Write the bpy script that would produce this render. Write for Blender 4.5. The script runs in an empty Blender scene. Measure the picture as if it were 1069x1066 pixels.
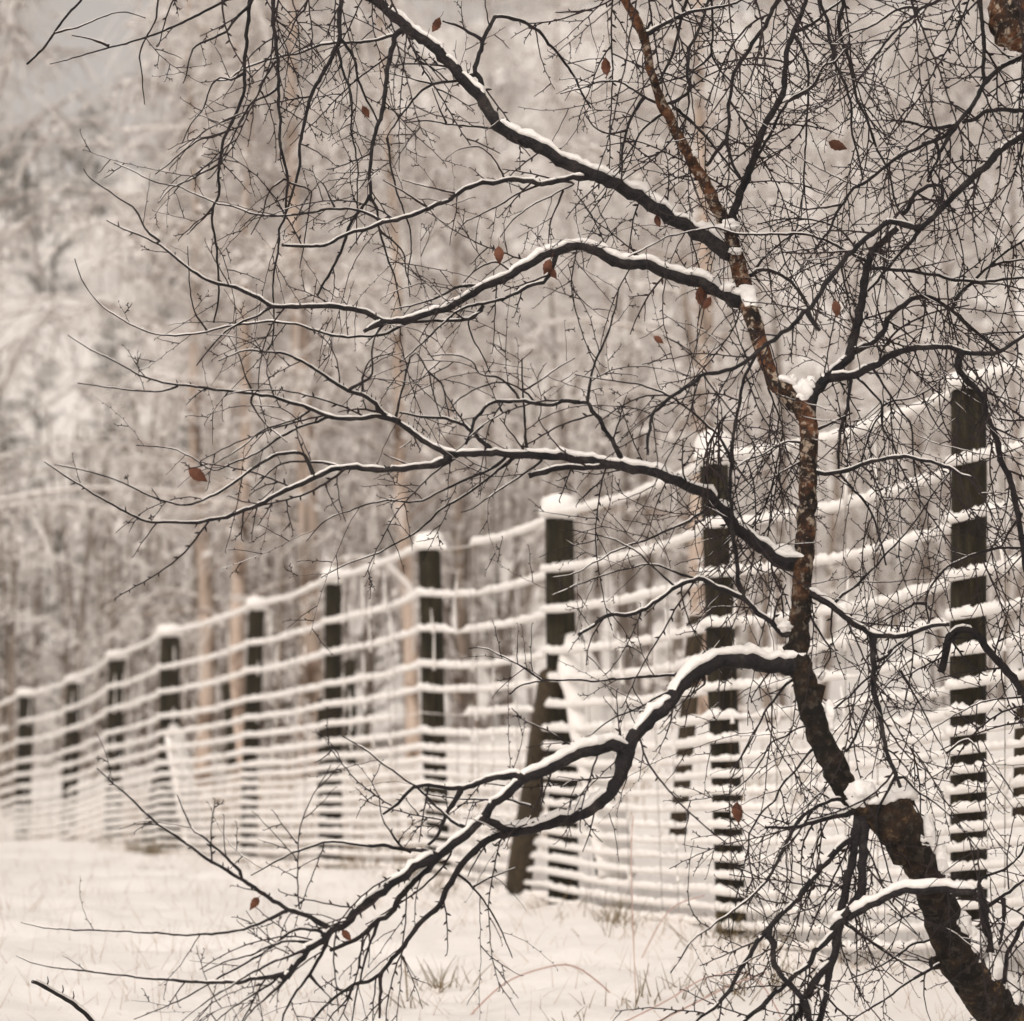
import bpy, math, random
from mathutils import Vector, Matrix, noise

# ------------------------------------------------------------------ camera, sky, sun, exposure
S = bpy.context.scene
COL = S.collection
W_PX, H_PX, F_PX = 1069.0, 1066.0, 3031.0          # photograph's pixel frame, focal length in those pixels
EYE = Vector((0.0, 0.0, 1.5))
PITCH = math.atan((800 - 533) / F_PX)
cam_d = bpy.data.cameras.new('camera')
cam = bpy.data.objects.new('camera', cam_d)
COL.objects.link(cam)
cam.location = EYE
cam.rotation_euler = (math.pi / 2 + PITCH, 0, 0)
cam_d.sensor_fit = 'HORIZONTAL'
cam_d.sensor_width = 36
cam_d.lens = 36 * F_PX / W_PX
cam_d.clip_start = 0.1
cam_d.clip_end = 2000
cam_d.dof.use_dof = True
cam_d.dof.focus_distance = 6.9
cam_d.dof.aperture_fstop = 4.4
S.camera = cam

SUN_EL, SUN_AZ = math.radians(44), math.radians(203)
w = bpy.data.worlds.new('World')
S.world = w
w.use_nodes = True
nt = w.node_tree
nt.nodes.clear()
sky = nt.nodes.new('ShaderNodeTexSky')
sky.sky_type = 'NISHITA'
sky.sun_disc = False
sky.sun_elevation = SUN_EL
sky.sun_rotation = SUN_AZ
sky.dust_density = 4.0
hs = nt.nodes.new('ShaderNodeHueSaturation')
hs.inputs['Saturation'].default_value = 0.0
tint = nt.nodes.new('ShaderNodeMix')
tint.data_type = 'RGBA'
tint.blend_type = 'MULTIPLY'
tint.inputs[0].default_value = 1.0
tint.inputs[7].default_value = (1.0, 0.922, 0.862, 1)
bg = nt.nodes.new('ShaderNodeBackground')
bg.inputs['Strength'].default_value = 0.15
wo = nt.nodes.new('ShaderNodeOutputWorld')
nt.links.new(sky.outputs[0], hs.inputs['Color'])
nt.links.new(hs.outputs[0], tint.inputs[6])
nt.links.new(tint.outputs[2], bg.inputs['Color'])
nt.links.new(bg.outputs[0], wo.inputs['Surface'])

sun_d = bpy.data.lights.new('sun', 'SUN')
sun_d.energy = 1.25
sun_d.angle = math.radians(40)
sun_d.color = (1.0, 0.92, 0.83)
sun = bpy.data.objects.new('sun', sun_d)
COL.objects.link(sun)
sd = Vector((math.sin(SUN_AZ) * math.cos(SUN_EL), math.cos(SUN_AZ) * math.cos(SUN_EL), math.sin(SUN_EL)))
sun.rotation_euler = sd.to_track_quat('Z', 'Y').to_euler()

S.view_settings.view_transform = 'Standard'
S.view_settings.look = 'None'
S.view_settings.exposure = 0.0
S.view_settings.gamma = 1

# ------------------------------------------------------------------ helpers
RX = Vector((1, 0, 0))
FW = Vector((0, math.cos(PITCH), math.sin(PITCH)))
UP = Vector((0, -math.sin(PITCH), math.cos(PITCH)))
Z = Vector((0, 0, 1))


def at(px, py, d):
    return EYE + FW * d + RX * ((px - 534.5) * d / F_PX) + UP * ((533 - py) * d / F_PX)


def project(p):
    v = p - EYE
    d = v.dot(FW)
    return 534.5 + v.dot(RX) * F_PX / d, 533 - v.dot(UP) * F_PX / d, d


def mat(name, build):
    m = bpy.data.materials.new(name)
    m.use_nodes = True
    n = m.node_tree
    b = n.nodes['Principled BSDF']
    build(n, b)
    return m


def nd(n, t, **kw):
    x = n.nodes.new(t)
    for k, v in kw.items():
        if k in x.inputs.keys():
            x.inputs[k].default_value = v
        else:
            setattr(x, k, v)
    return x


def ramp(n, src, stops):
    r = n.nodes.new('ShaderNodeValToRGB')
    e = r.color_ramp.elements
    while len(e) < len(stops):
        e.new(0.5)
    for q, (p, c) in zip(e, stops):
        q.position = p
        q.color = (c[0], c[1], c[2], 1)
    n.links.new(src, r.inputs[0])
    return r


def noise_mat(name, scale, stops, rough=0.9, stretch=(1, 1, 1), bump=0.0, detail=6, bump_scale=None):
    def b(n, p):
        tc = n.nodes.new('ShaderNodeTexCoord')
        mp = n.nodes.new('ShaderNodeMapping')
        mp.inputs['Scale'].default_value = stretch
        n.links.new(tc.outputs['Object'], mp.inputs[0])
        nz = nd(n, 'ShaderNodeTexNoise', Scale=scale, Detail=detail, Roughness=0.6)
        n.links.new(mp.outputs[0], nz.inputs['Vector'])
        r = ramp(n, nz.outputs[0], stops)
        n.links.new(r.outputs[0], p.inputs['Base Color'])
        p.inputs['Roughness'].default_value = rough
        p.inputs['Specular IOR Level'].default_value = 0.25
        if bump:
            bz = nd(n, 'ShaderNodeTexNoise', Scale=bump_scale or scale * 3, Detail=5)
            n.links.new(mp.outputs[0], bz.inputs['Vector'])
            bp = nd(n, 'ShaderNodeBump', Strength=bump, Distance=0.01)
            n.links.new(bz.outputs[0], bp.inputs['Height'])
            n.links.new(bp.outputs[0], p.inputs['Normal'])
    return mat(name, b)


M_SNOW = noise_mat('snow', 9, [(0.3, (0.82, 0.79, 0.76)), (0.7, (0.88, 0.85, 0.82))], 0.95, bump=0.5, bump_scale=70)
M_SNOWTREE = noise_mat('branch_snow', 9, [(0.3, (0.80, 0.77, 0.745)), (0.7, (0.86, 0.83, 0.80))], 0.95, bump=0.5, bump_scale=120)
M_TWIG = noise_mat('dark_twig_bark', 25, [(0.35, (0.008, 0.008, 0.010)), (0.58, (0.024, 0.020, 0.021)), (0.74, (0.055, 0.046, 0.042))], 0.8, bump=0.9, bump_scale=160)
M_FINE = noise_mat('fine_twig_bark', 4, [(0.35, (0.010, 0.009, 0.012)), (0.65, (0.034, 0.023, 0.022))], 0.8)
M_POST = noise_mat('weathered_post_wood', 6, [(0.3, (0.009, 0.008, 0.005)), (0.55, (0.027, 0.022, 0.012)), (0.75, (0.07, 0.056, 0.034))], 0.95,
                   stretch=(9, 9, 0.9), bump=0.8, bump_scale=14)
M_BROWNPOST = noise_mat('brown_brace_wood', 6, [(0.3, (0.03, 0.022, 0.013)), (0.7, (0.085, 0.062, 0.038))], 0.95,
                        stretch=(9, 9, 0.9), bump=0.8, bump_scale=14)
M_WIRE = noise_mat('rusty_wire', 20, [(0.3, (0.05, 0.035, 0.02)), (0.7, (0.10, 0.07, 0.04))], 0.8)
M_LEAF = noise_mat('dead_leaf', 40, [(0.3, (0.05, 0.020, 0.012)), (0.7, (0.16, 0.062, 0.035))], 0.8)
M_GRASS = noise_mat('dry_grass_straw', 3, [(0.3, (0.36, 0.27, 0.21)), (0.7, (0.58, 0.48, 0.40))], 0.9)
M_TUFT = noise_mat('dead_tuft', 3, [(0.3, (0.10, 0.075, 0.035)), (0.7, (0.26, 0.19, 0.10))], 0.9)
M_UNDER = noise_mat('dead_undergrowth', 2, [(0.3, (0.22, 0.15, 0.08)), (0.7, (0.40, 0.30, 0.19))], 0.9)
M_BRAMBLE = noise_mat('bramble_bark', 5, [(0.3, (0.42, 0.27, 0.24)), (0.7, (0.60, 0.45, 0.40))], 0.9)


def bark_build(n, p):
    tc = n.nodes.new('ShaderNodeTexCoord')
    nz = nd(n, 'ShaderNodeTexNoise', Scale=17.0, Detail=8, Roughness=0.72)
    n.links.new(tc.outputs['Object'], nz.inputs['Vector'])
    r1 = ramp(n, nz.outputs[0], [(0.40, (0.010, 0.008, 0.007)), (0.49, (0.035, 0.019, 0.012)), (0.57, (0.125, 0.052, 0.025)), (0.70, (0.21, 0.125, 0.08))])
    n2 = nd(n, 'ShaderNodeTexNoise', Scale=58.0, Detail=6, Roughness=0.65)
    n.links.new(tc.outputs['Object'], n2.inputs['Vector'])
    r2 = ramp(n, n2.outputs[0], [(0.53, (0, 0, 0)), (0.61, (1, 1, 1))])
    mx = nd(n, 'ShaderNodeMix', data_type='RGBA')
    mx.inputs[7].default_value = (0.33, 0.265, 0.205, 1)
    n.links.new(r2.outputs[0], mx.inputs[0])
    n.links.new(r1.outputs[0], mx.inputs[6])
    # older, blacker bark low on the stem
    sep = n.nodes.new('ShaderNodeSeparateXYZ')
    n.links.new(tc.outputs['Object'], sep.inputs[0])
    n3 = nd(n, 'ShaderNodeTexNoise', Scale=9.0, Detail=4)
    n.links.new(tc.outputs['Object'], n3.inputs['Vector'])
    ad = nd(n, 'ShaderNodeMath', operation='MULTIPLY_ADD')
    n.links.new(n3.outputs[0], ad.inputs[0])
    ad.inputs[1].default_value = 0.5
    n.links.new(sep.outputs['Z'], ad.inputs[2])
    r3 = ramp(n, ad.outputs[0], [(0.0, (1, 1, 1)), (1.0, (0, 0, 0))])
    mr = nd(n, 'ShaderNodeMapRange')
    mr.inputs['From Min'].default_value = 2.0
    mr.inputs['From Max'].default_value = 2.35
    mr.inputs['To Min'].default_value = 0.9
    mr.inputs['To Max'].default_value = 0.0
    n.links.new(ad.outputs[0], mr.inputs['Value'])
    mx2 = nd(n, 'ShaderNodeMix', data_type='RGBA')
    n.links.new(mr.outputs[0], mx2.inputs[0])
    n.links.new(mx.outputs[2], mx2.inputs[6])
    rd = ramp(n, nz.outputs[0], [(0.44, (0.008, 0.007, 0.006)), (0.58, (0.022, 0.016, 0.011)), (0.68, (0.17, 0.11, 0.055))])
    n.links.new(rd.outputs[0], mx2.inputs[7])
    n.nodes.remove(r3)
    n.links.new(mx2.outputs[2], p.inputs['Base Color'])
    p.inputs['Roughness'].default_value = 0.9
    p.inputs['Specular IOR Level'].default_value = 0.2
    bp = nd(n, 'ShaderNodeBump', Strength=1.0, Distance=0.008)
    n.links.new(n2.outputs[0], bp.inputs['Height'])
    n.links.new(bp.outputs[0], p.inputs['Normal'])


M_BARK = mat('birch_bark', bark_build)


class MB:
    """vertices and faces of ONE mesh object"""

    def __init__(s):
        s.v, s.f = [], []

    def tube(s, pts, rad, n=6, caps=True, ax=None):
        """tube through pts; rad is a list of radii, ax an optional (width, height) scale with 'height' along the upward normal"""
        k = len(s.v)
        L = len(pts)
        up = None
        for i in range(L):
            t = pts[min(i + 1, L - 1)] - pts[max(i - 1, 0)]
            if t.length < 1e-9:
                t = Vector((0, 0, 1))
            t.normalize()
            if ax is not None:
                a = Z - t * t.z
                if a.length < 0.05:
                    a = t.orthogonal()
                a.normalize()
            elif up is None:
                a = t.orthogonal().normalized()
            else:
                a = up - t * up.dot(t)
                if a.length < 1e-6:
                    a = t.orthogonal()
                a.normalize()
            up = a
            b = t.cross(a)
            r = rad[i]
            wx, hx = (ax[0][i], ax[1][i]) if ax is not None else (r, r)
            for j in range(n):
                q = 2 * math.pi * j / n
                s.v.append(pts[i] + a * (math.cos(q) * hx) + b * (math.sin(q) * wx))
        for i in range(L - 1):
            for j in range(n):
                j2 = (j + 1) % n
                s.f.append((k + i * n + j, k + i * n + j2, k + (i + 1) * n + j2, k + (i + 1) * n + j))
        if caps:
            s.f.append(tuple(k + j for j in reversed(range(n))))
            s.f.append(tuple(k + (L - 1) * n + j for j in range(n)))

    def blob(s, c, rx, ry, rz, seed=0, nu=12, nv=8, amp=0.18, sq=1.0):
        k = len(s.v)
        for i in range(nv + 1):
            th = math.pi * i / nv
            for j in range(nu):
                ph = 2 * math.pi * j / nu
                sn, cz = max(0.0, math.sin(th)) ** sq, math.copysign(abs(math.cos(th)) ** (0.5 + 0.5 * sq), math.cos(th))
                d = Vector((sn * math.cos(ph), sn * math.sin(ph), cz))
                q = 1 + amp * noise.noise(d * 1.7 + Vector((seed * 3.1, seed, 0)))
                s.v.append(c + Vector((d.x * rx, d.y * ry, d.z * rz)) * q)
        for i in range(nv):
            for j in range(nu):
                j2 = (j + 1) % nu
                s.f.append((k + i * nu + j, k + (i + 1) * nu + j, k + (i + 1) * nu + j2, k + i * nu + j2))

    def build(s, name, m, parent=None, smooth=True):
        me = bpy.data.meshes.new(name)
        me.from_pydata([tuple(p) for p in s.v], [], s.f)
        me.materials.append(m)
        if smooth:
            me.polygons.foreach_set('use_smooth', [True] * len(me.polygons))
        me.update()
        o = bpy.data.objects.new(name, me)
        COL.objects.link(o)
        if parent is not None:
            o.parent = parent
            o.matrix_parent_inverse = parent.matrix_basis.inverted()
        return o


def tag(o, label=None, cat=None, group=None, kind=None):
    if label:
        o['label'] = label
    if cat:
        o['category'] = cat
    if group:
        o['group'] = group
    if kind:
        o['kind'] = kind
    return o


def empty(name, loc):
    o = bpy.data.objects.new(name, None)
    o.location = loc
    COL.objects.link(o)
    return o


def smoothstep(a, b, x):
    t = max(0, min(1, (x - a) / (b - a)))
    return t * t * (3 - 2 * t)


def spline(pts, vals, step):
    """Catmull-Rom through pts (Vectors) with values (lists of floats) resampled at about 'step'"""
    op, ov = [], []
    n = len(pts)
    for i in range(n - 1):
        p0, p1, p2, p3 = pts[max(i - 1, 0)], pts[i], pts[i + 1], pts[min(i + 2, n - 1)]
        m = max(1, int(round((p2 - p1).length / step)))
        for k in range(m):
            t = k / m
            op.append(0.5 * ((2 * p1) + (p2 - p0) * t + (2 * p0 - 5 * p1 + 4 * p2 - p3) * t * t + (3 * p1 - p0 - 3 * p2 + p3) * t ** 3))
            ov.append(vals[i] * (1 - t) + vals[i + 1] * t)
    op.append(pts[-1].copy())
    ov.append(vals[-1])
    return op, ov


# ------------------------------------------------------------------ the fence line (plan), needed by the ground
# px of post at the top wire, top-wire y, depth, base y, base px shift, radius, height of wood above the top wire
POSTS = [
    (1420, 250, 7.4, 1010, 0, 0.055),
    (1011, 407, 8.9, 925, 0, 0.055),
    (745, 482, 10.3, 965, 19, 0.052),
    (584, 540, 12.5, 950, 5, 0.064),
    (448, 573, 14.5, 893, 9, 0.058),
    (348, 608, 16.4, 912, 0, 0.05),
    (268, 636, 18.4, 905, -10, 0.052),
    (178, 664, 20.6, 895, -2, 0.074),
    (122, 688, 22.4, 878, -4, 0.066),
    (78, 713, 24.0, 900, -8, 0.066),
    (27, 727, 25.6, 900, -4, 0.068),
    (-12, 742, 27.3, 905, 0, 0.066),
]
TOPS = [at(p[0], p[1], p[2]) for p in POSTS]
BASES = [at(p[0] + p[4], p[3], p[2]) for p in POSTS]


def fence_y(x):
    """depth of the fence line at world x"""
    if x >= TOPS[0].x:
        return TOPS[0].y
    for a, b in zip(TOPS, TOPS[1:]):
        if b.x <= x <= a.x:
            t = (x - a.x) / (b.x - a.x)
            return a.y + (b.y - a.y) * t
    return TOPS[-1].y + (TOPS[-1].x - x) * 2.9


def ground_z(x, y):
    base = 0.05 + 0.25 * smoothstep(0, 3, y) + 0.22 * smoothstep(3, 6.2, y) + 0.24 * smoothstep(6, 9, y) + 0.16 * smoothstep(8.6, 11.2, y)
    fy = max(fence_y(max(-9, min(2.2, x))), 9.0)
    beyond = y - fy
    if beyond > 0:
        base += 0.055 * beyond * smoothstep(0, 6, beyond)
    near = 0
    for b in BASES[1:]:
        d2 = (x - b.x) ** 2 + (y - b.y) ** 2
        near += math.exp(-d2 / 1.1) * (b.z - 0.93)
    base += near * 0.55
    if y > 34:
        base += 0.10 * (y - 34) * smoothstep(34, 46, y)
    if y > 56:
        base += 0.22 * (y - 56) * smoothstep(56, 75, y) * (1 - 0.35 * smoothstep(-4, -20, x) * smoothstep(95, 120, y))
    v = Vector((x, y, 0))
    base += 0.05 * noise.noise(v * 1.3) + 0.03 * noise.noise(v * 3.7) + (0.034 * noise.noise(v * 7) + 0.014 * noise.noise(v * 15)) * smoothstep(-0.3, 0.35, noise.noise(v * 0.8)) * smoothstep(30, 20, y)
    if y > 30:
        base += 0.35 * noise.noise(v * 0.12) * smoothstep(30, 50, y)
    return base


# ------------------------------------------------------------------ setting: one sheet of ground, near strip finer than the hill
def sheet(name, xs, ys, m, label):
    b = MB()
    n = len(xs)
    for y in ys:
        for x in xs:
            b.v.append(Vector((x, y, ground_z(x, y))))
    for i in range(len(ys) - 1):
        for j in range(n - 1):
            b.f.append((i * n + j, i * n + j + 1, (i + 1) * n + j + 1, (i + 1) * n + j))
    o = b.build(name, m)
    return tag(o, label, None, None, 'structure')


def graded(a, b, s0, g):
    r, s = [a], s0
    while r[-1] < b:
        r.append(r[-1] + s)
        s *= g
    return r


ypos = [-30, -15, -6, -2, 1, 3, 4.5] + graded(5.2, 27, 0.055, 1.004) 
ypos += graded(ypos[-1] + 0.5, 150, 0.6, 1.04)
xp = graded(0, 2.2, 0.05, 1.0)
xp += graded(xp[-1] + 0.1, 140, 0.1, 1.09)
xpos = [-x for x in reversed(xp[1:])] + xp
M_GROUND = noise_mat('ground_snow', 1.5, [(0.3, (0.77, 0.735, 0.71)), (0.7, (0.84, 0.81, 0.785))], 0.95, bump=0.6, bump_scale=25)
sheet('snowy_ground', xpos, ypos, M_GROUND, 'snow covered ground rising gently to the fence and on to the wooded hillside')

# ------------------------------------------------------------------ fence
FR = random.Random(11)
fence = empty('wire_fence', at(584, 950, 12.5))
tag(fence, 'snow laden wire netting fence on dark round wooden posts running back to the left', 'fence')


def wood_post(name, a, b, r, m, parent, seed, cap=None, n=14):
    mb = MB()
    L = 14
    pts, rad = [], []
    for i in range(L + 1):
        t = i / L
        p = a.lerp(b, t)
        j = Vector((noise.noise(Vector((seed, t * 3, 0))), noise.noise(Vector((seed, t * 3, 5))), 0)) * r * 0.12
        pts.append(p + j)
        rad.append(r * (1.04 - 0.06 * t + 0.05 * noise.noise(Vector((seed * 2, t * 6, 1)))))
    pts.append(pts[-1] + (b - a).normalized() * r * 0.12)
    rad.append(rad[-1] * 0.86)
    mb.tube(pts, rad, n)
    o = mb.build(name, m, parent)
    # flat shading would show the facets; keep smooth
    if cap is not None:
        c = MB()
        top = pts[-1]
        c.blob(top + Vector((0, 0, cap * 0.36)), r * 1.32, r * 1.32, cap * 0.70, seed, 20, 12, 0.16, 0.62)
        c.build('snow_cap', M_SNOW, o)
    return o


caps = [0.05, 0.05, 0.10, 0.085, 0.075, 0.075, 0.07, 0.07, 0.06, 0.06, 0.06, 0.06]
for i, (tp, bs) in enumerate(zip(TOPS, BASES)):
    axis = (tp - bs).normalized()
    wood_post('post', bs - axis * 0.25, tp + axis * 0.0, POSTS[i][5], M_POST, fence, i + 1, caps[i])

# wires: fraction of the netting height below the top wire
NET_H = 1.56
FR_W = [0.0, 0.150, 0.262, 0.376, 0.452, 0.522, 0.588, 0.640]
f = 0.680
while f < 1.12:
    FR_W.append(f)
    f += 0.0378
dirs = []
for i in range(len(TOPS)):
    d = TOPS[min(i + 1, len(TOPS) - 1)] - TOPS[max(i - 1, 0)]
    d.z = 0
    d.normalize()
    nrm = Vector((d.y, -d.x, 0))
    if nrm.y > 0:
        nrm = -nrm
    dirs.append(nrm)                                   # towards the camera's side of the fence

wire_lines = []
for wi, fr in enumerate(FR_W):
    pts = []
    for i in range(len(TOPS) - 1):
        a, b = TOPS[i], TOPS[i + 1]
        ax_a = (BASES[i] - TOPS[i]).normalized()
        ax_b = (BASES[i + 1] - TOPS[i + 1]).normalized()
        along = (b - a).normalized()
        pa = a + ax_a * (NET_H * fr) + dirs[i] * (POSTS[i][5] * (-0.35 if i < 4 else 0.6))
        pb = b + ax_b * (NET_H * fr) + dirs[i + 1] * (POSTS[i + 1][5] + 0.012) + along * (POSTS[i + 1][5] * 0.55)
        if wi == 0:
            pa += Z * 0.005
            pb += Z * 0.005
        sag = (0.055 - 0.035 * min(1, fr * 1.4)) * (1.0 if i < 4 else 0.55) * (0.85 + 0.3 * noise.noise(Vector((i * 3.7, wi * 0.2, 2))))
        m = int((pb - pa).length / (0.011 if i < 4 else 0.016))
        for k in range(m + (1 if i == len(TOPS) - 2 else 0)):
            t = k / m
            p = pa.lerp(pb, t)
            p.z -= sag * 4 * t * (1 - t) + 0.006 * noise.noise(Vector((i + t * 4, wi, 7)))
            pts.append(p)
    wire_lines.append(pts)
    mb = MB()
    th = pts[::6] + [pts[-1]]
    mb.tube(th, [0.0016] * len(th), 4)
    wo_ = mb.build('wire', M_WIRE, fence)
    sb = MB()
    cs, ws, hs_ = [], [], []
    rr = random.Random(wi)
    upper = fr < 0.66
    hbase = (0.038 if wi == 0 else 0.033) if upper else 0.031
    for k, p in enumerate(pts):
        s_ = k * 0.012
        jag = rr.uniform(-0.5, 1.0) if upper else rr.uniform(-0.7, 0.7)
        h = hbase * (1 + 0.30 * noise.noise(Vector((s_ * 2.2, wi, 0))) + 0.24 * noise.noise(Vector((s_ * 14, wi, 3)))) + (0.011 if wi else 0.004) * jag
        drop = 0.2 * noise.noise(Vector((s_ * 0.7, wi * 1.3, 9)))
        if not upper and drop < -0.09:
            h *= 0.7
        if not upper:
            h *= 1 + 0.32 * smoothstep(20.8, 23.0, p.y)
        gap = noise.noise(Vector((s_ * 1.1, wi * 5.3, 31)))
        if upper and gap > 0.42:
            h *= max(0.12, 1 - (gap - 0.42) * 9)
        h = max(h, 0.004)
        wv = min(0.015, h * 0.6) + 0.003 * noise.noise(Vector((s_ * 9, wi, 5)))
        cs.append(p + Z * (h * 0.5 - 0.003))
        ws.append(wv)
        hs_.append(h * 0.5)
    sb.tube(cs, ws, 7, True, (ws, hs_))
    sb.build('snow', M_SNOW, wo_)

# vertical stay wires with rime, bay by bay
for i in range(len(TOPS) - 1):
    a, b = TOPS[i], TOPS[i + 1]
    nst = 6 if i < 8 else 4
    for k in range(nst):
        t = 0.16 + 0.70 * (k + 0.5 + FR.uniform(-0.4, 0.4)) / nst
        ax = (BASES[i] - TOPS[i]).normalized()
        p = a.lerp(b, t) + dirs[i] * (POSTS[i][5] + 0.012)
        p.z -= 0.05 * 4 * t * (1 - t)
        q = p + ax * NET_H * 1.02
        lean = FR.uniform(-0.02, 0.02)
        mb = MB()
        pts = [p.lerp(q, s / 10) + (b - a).normalized() * (lean * (s / 10)) for s in range(11)]
        mb.tube(pts, [0.0014] * 11, 4)
        st = mb.build('stay_wire', M_WIRE, fence)
        sb = MB()
        for wi in range(len(FR_W) - 1):
            if FR.random() < (0.42 if wi < 7 else 0.12):
                f0, f1 = FR_W[wi], FR_W[wi + 1]
                g0 = f0 + (f1 - f0) * FR.choice([0.0, 0.3, 0.5])
                u = p.lerp(q, g0 / 1.02)
                v = p.lerp(q, f1 / 1.02)
                ll = FR.uniform(-0.05, 0.05)
                cc = [u.lerp(v, s / 4) + (b - a).normalized() * (ll * (1 - s / 4)) for s in range(5)]
                sb.tube(cc, [0.002, 0.004 * FR.uniform(.6, 1.3), 0.005, 0.006, 0.009], 5)
        if sb.v:
            tag(sb.build('rime', M_SNOW, st), None, None, None, 'stuff')

# braces of the two straining posts, and stakes behind the netting
def brace(p0, p1, r, m, seed, snow=False, side=1):
    o = wood_post('brace', p1, p0, r, m, fence, seed, None, 10)
    if snow:
        sb = MB()
        L = 26
        d = (p0 - p1)
        nrm = (Z - d.normalized() * d.normalized().z).normalized()
        cs, ws, hs_ = [], [], []
        for k in range(L + 1):
            t = k / L
            c = p1.lerp(p0, t) + nrm * (r * 0.55) + Vector((0.0, -r * 0.5, 0))
            cs.append(c)
            g = (1 + 0.2 * noise.noise(Vector((seed, t * 9, 0)))) * (0.35 + 0.65 * smoothstep(1.0, 0.9, t))
            ws.append(r * 1.25 * g)
            hs_.append(r * 1.15 * g)
        sb.tube(cs, ws, 10, True, (ws, hs_))
        sb.build('snow', M_SNOW, o)
    return o


brace(at(594, 668, 12.38), at(641, 918, 11.84), 0.066, M_POST, 31, True)
brace(at(576, 706, 12.42), at(541, 926, 13.12), 0.058, M_BROWNPOST, 32)
brace(at(180, 760, 20.5), at(204, 888, 19.85), 0.062, M_POST, 33, True)
brace(at(174, 780, 20.8), at(152, 895, 21.6), 0.06, M_BROWNPOST, 34)
brace(at(727, 645, 11.7), at(707, 880, 11.5), 0.034, M_BROWNPOST, 35)
brace(at(1071, 700, 9.3), at(1066, 862, 9.2), 0.03, M_BROWNPOST, 36)
brace(at(365, 690, 17.2), at(367, 800, 17.0), 0.030, M_POST, 37)
brace(at(236, 715, 20.4), at(243, 800, 20.0), 0.030, M_POST, 38)
brace(at(336, 730, 17.2), at(338, 900, 17.0), 0.030, M_POST, 39)

# ------------------------------------------------------------------ the birch in front
tree = empty('birch_tree', at(1090, 1240, 6.55))
tag(tree, 'bare snow dusted birch with black branches leaning across in front of the fence', 'tree')
D0 = 6.5
PXM = D0 / F_PX                                          # metres per photograph pixel at the tree

TRUNK = [(1075, 1240, 58), (1070, 1110, 56), (1048, 1062, 50), (1026, 1036, 46), (1003, 1005, 43), (987, 968, 38), (975, 932, 36), (958, 897, 37), (938, 866, 44),
         (915, 846, 36), (897, 836, 28), (882, 820, 26), (868, 795, 27), (856, 768, 25), (847, 742, 25), (840, 715, 25), (834, 690, 24), (834, 660, 21),
         (836, 630, 21), (838, 600, 20), (841, 560, 20), (843, 520, 19), (844, 480, 19), (844, 445, 20), (838, 428, 21), (824, 413, 20), (812, 402, 18), (803, 386, 15),
         (794, 360, 17), (785, 330, 18), (776, 298, 18), (768, 268, 18), (761, 246, 16), (750, 220, 14), (738, 195, 13), (722, 168, 12), (711, 148, 12), (701, 128, 11), (692, 110, 12),
         (685, 92, 9), (679, 72, 9), (675, 50, 9), (668, 28, 11), (658, 10, 9), (645, -12, 8), (622, -50, 6)]
STEM2 = [(1085, 1240, 58), (1140, 1000, 56), (1165, 700, 52), (1150, 400, 48), (1125, 150, 44), (1100, 20, 40), (1085, -120, 34)]

# every traced branch: (width at start, width at end, points); depth follows from where it starts plus its own drift
BR = []


def B(w0, w1, *pts, snow=1.0, drift=None, dens=1.0, free=None):
    BR.append(dict(w0=w0, w1=w1, p=pts, snow=snow, drift=drift, dens=dens, free=free))


# --- limbs
B(16, 8, (764, 264), (757, 261), (742, 251), (727, 242), (709, 232), (690, 221), (675, 210), (658, 201), (641, 191), (622, 183), (599, 174), (584, 167), (569, 156), (550, 148), (531, 139), (520, 131), (511, 118), (505, 107), (494, 94), (482, 81), (469, 66), (456, 52), (445, 43), (428, 32), (417, 21), (404, 11), (385, -5), (345, -30), (295, -45), (240, -52), (180, -52), (110, -45), drift=0.15, snow=1.25)
B(14, 1.2, (777, 314), (767, 313), (756, 307), (742, 300), (729, 294), (716, 291), (701, 287), (686, 280), (671, 276), (651, 275), (637, 270), (626, 265), (611, 257), (599, 257), (584, 261), (569, 266), (556, 274), (539, 283), (524, 292), (505, 299), (490, 309), (475, 318), (460, 324), (437, 330), (419, 335), (399, 335), (387, 329), (374, 324), (359, 321), (343, 320), (305, 320), (284, 319), (269, 311), (251, 302), (228, 296), (215, 292), (200, 283), (182, 268), (167, 256), (149, 247), (129, 239), (111, 230), drift=-0.3, snow=1.2)
B(15, 1.2, (838, 592), (823, 588), (811, 584), (802, 577), (789, 567), (769, 550), (756, 535), (743, 520), (728, 511), (713, 506), (701, 501), (683, 493), (656, 488), (628, 483), (600, 479), (569, 476), (539, 475), (513, 473), (490, 474), (471, 474), (456, 468), (441, 459), (426, 449), (413, 439), (400, 432), (391, 422), (378, 412), (363, 408), (344, 396), (320, 380), (299, 370), (275, 367), (256, 366), (243, 370), (228, 377), drift=-0.25, snow=1.2)
B(18, 11, (832, 698), (821, 695), (802, 694), (787, 691), (772, 688), (759, 689), (743, 693), (729, 700), (718, 708), (709, 719), (699, 733), (684, 746), (671, 759), (660, 772), (653, 781), (638, 778), (624, 782), (606, 786), (588, 794), (570, 803), (554, 810), (544, 814), drift=-0.3, snow=1.2)
B(15, 8, (653, 781), (650, 797), (647, 810), (638, 826), (629, 835), (617, 846), (602, 852), (584, 857), (566, 863), (541, 868), (527, 865), (518, 860), (507, 856), (500, 857), drift=-0.05, snow=1.3)
B(8, 9, (544, 814), (530, 828), (516, 839), (507, 850), (500, 858), (490, 867), (475, 880), (460, 891), (455, 894), drift=-0.02)
B(9, 7, (455, 894), (436, 903), (417, 917), (399, 930), (384, 941), (369, 954), (357, 967), (346, 971), (335, 982), (322, 991), (312, 1003), (301, 1017), (294, 1023), drift=-0.15, dens=1.6)
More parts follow.
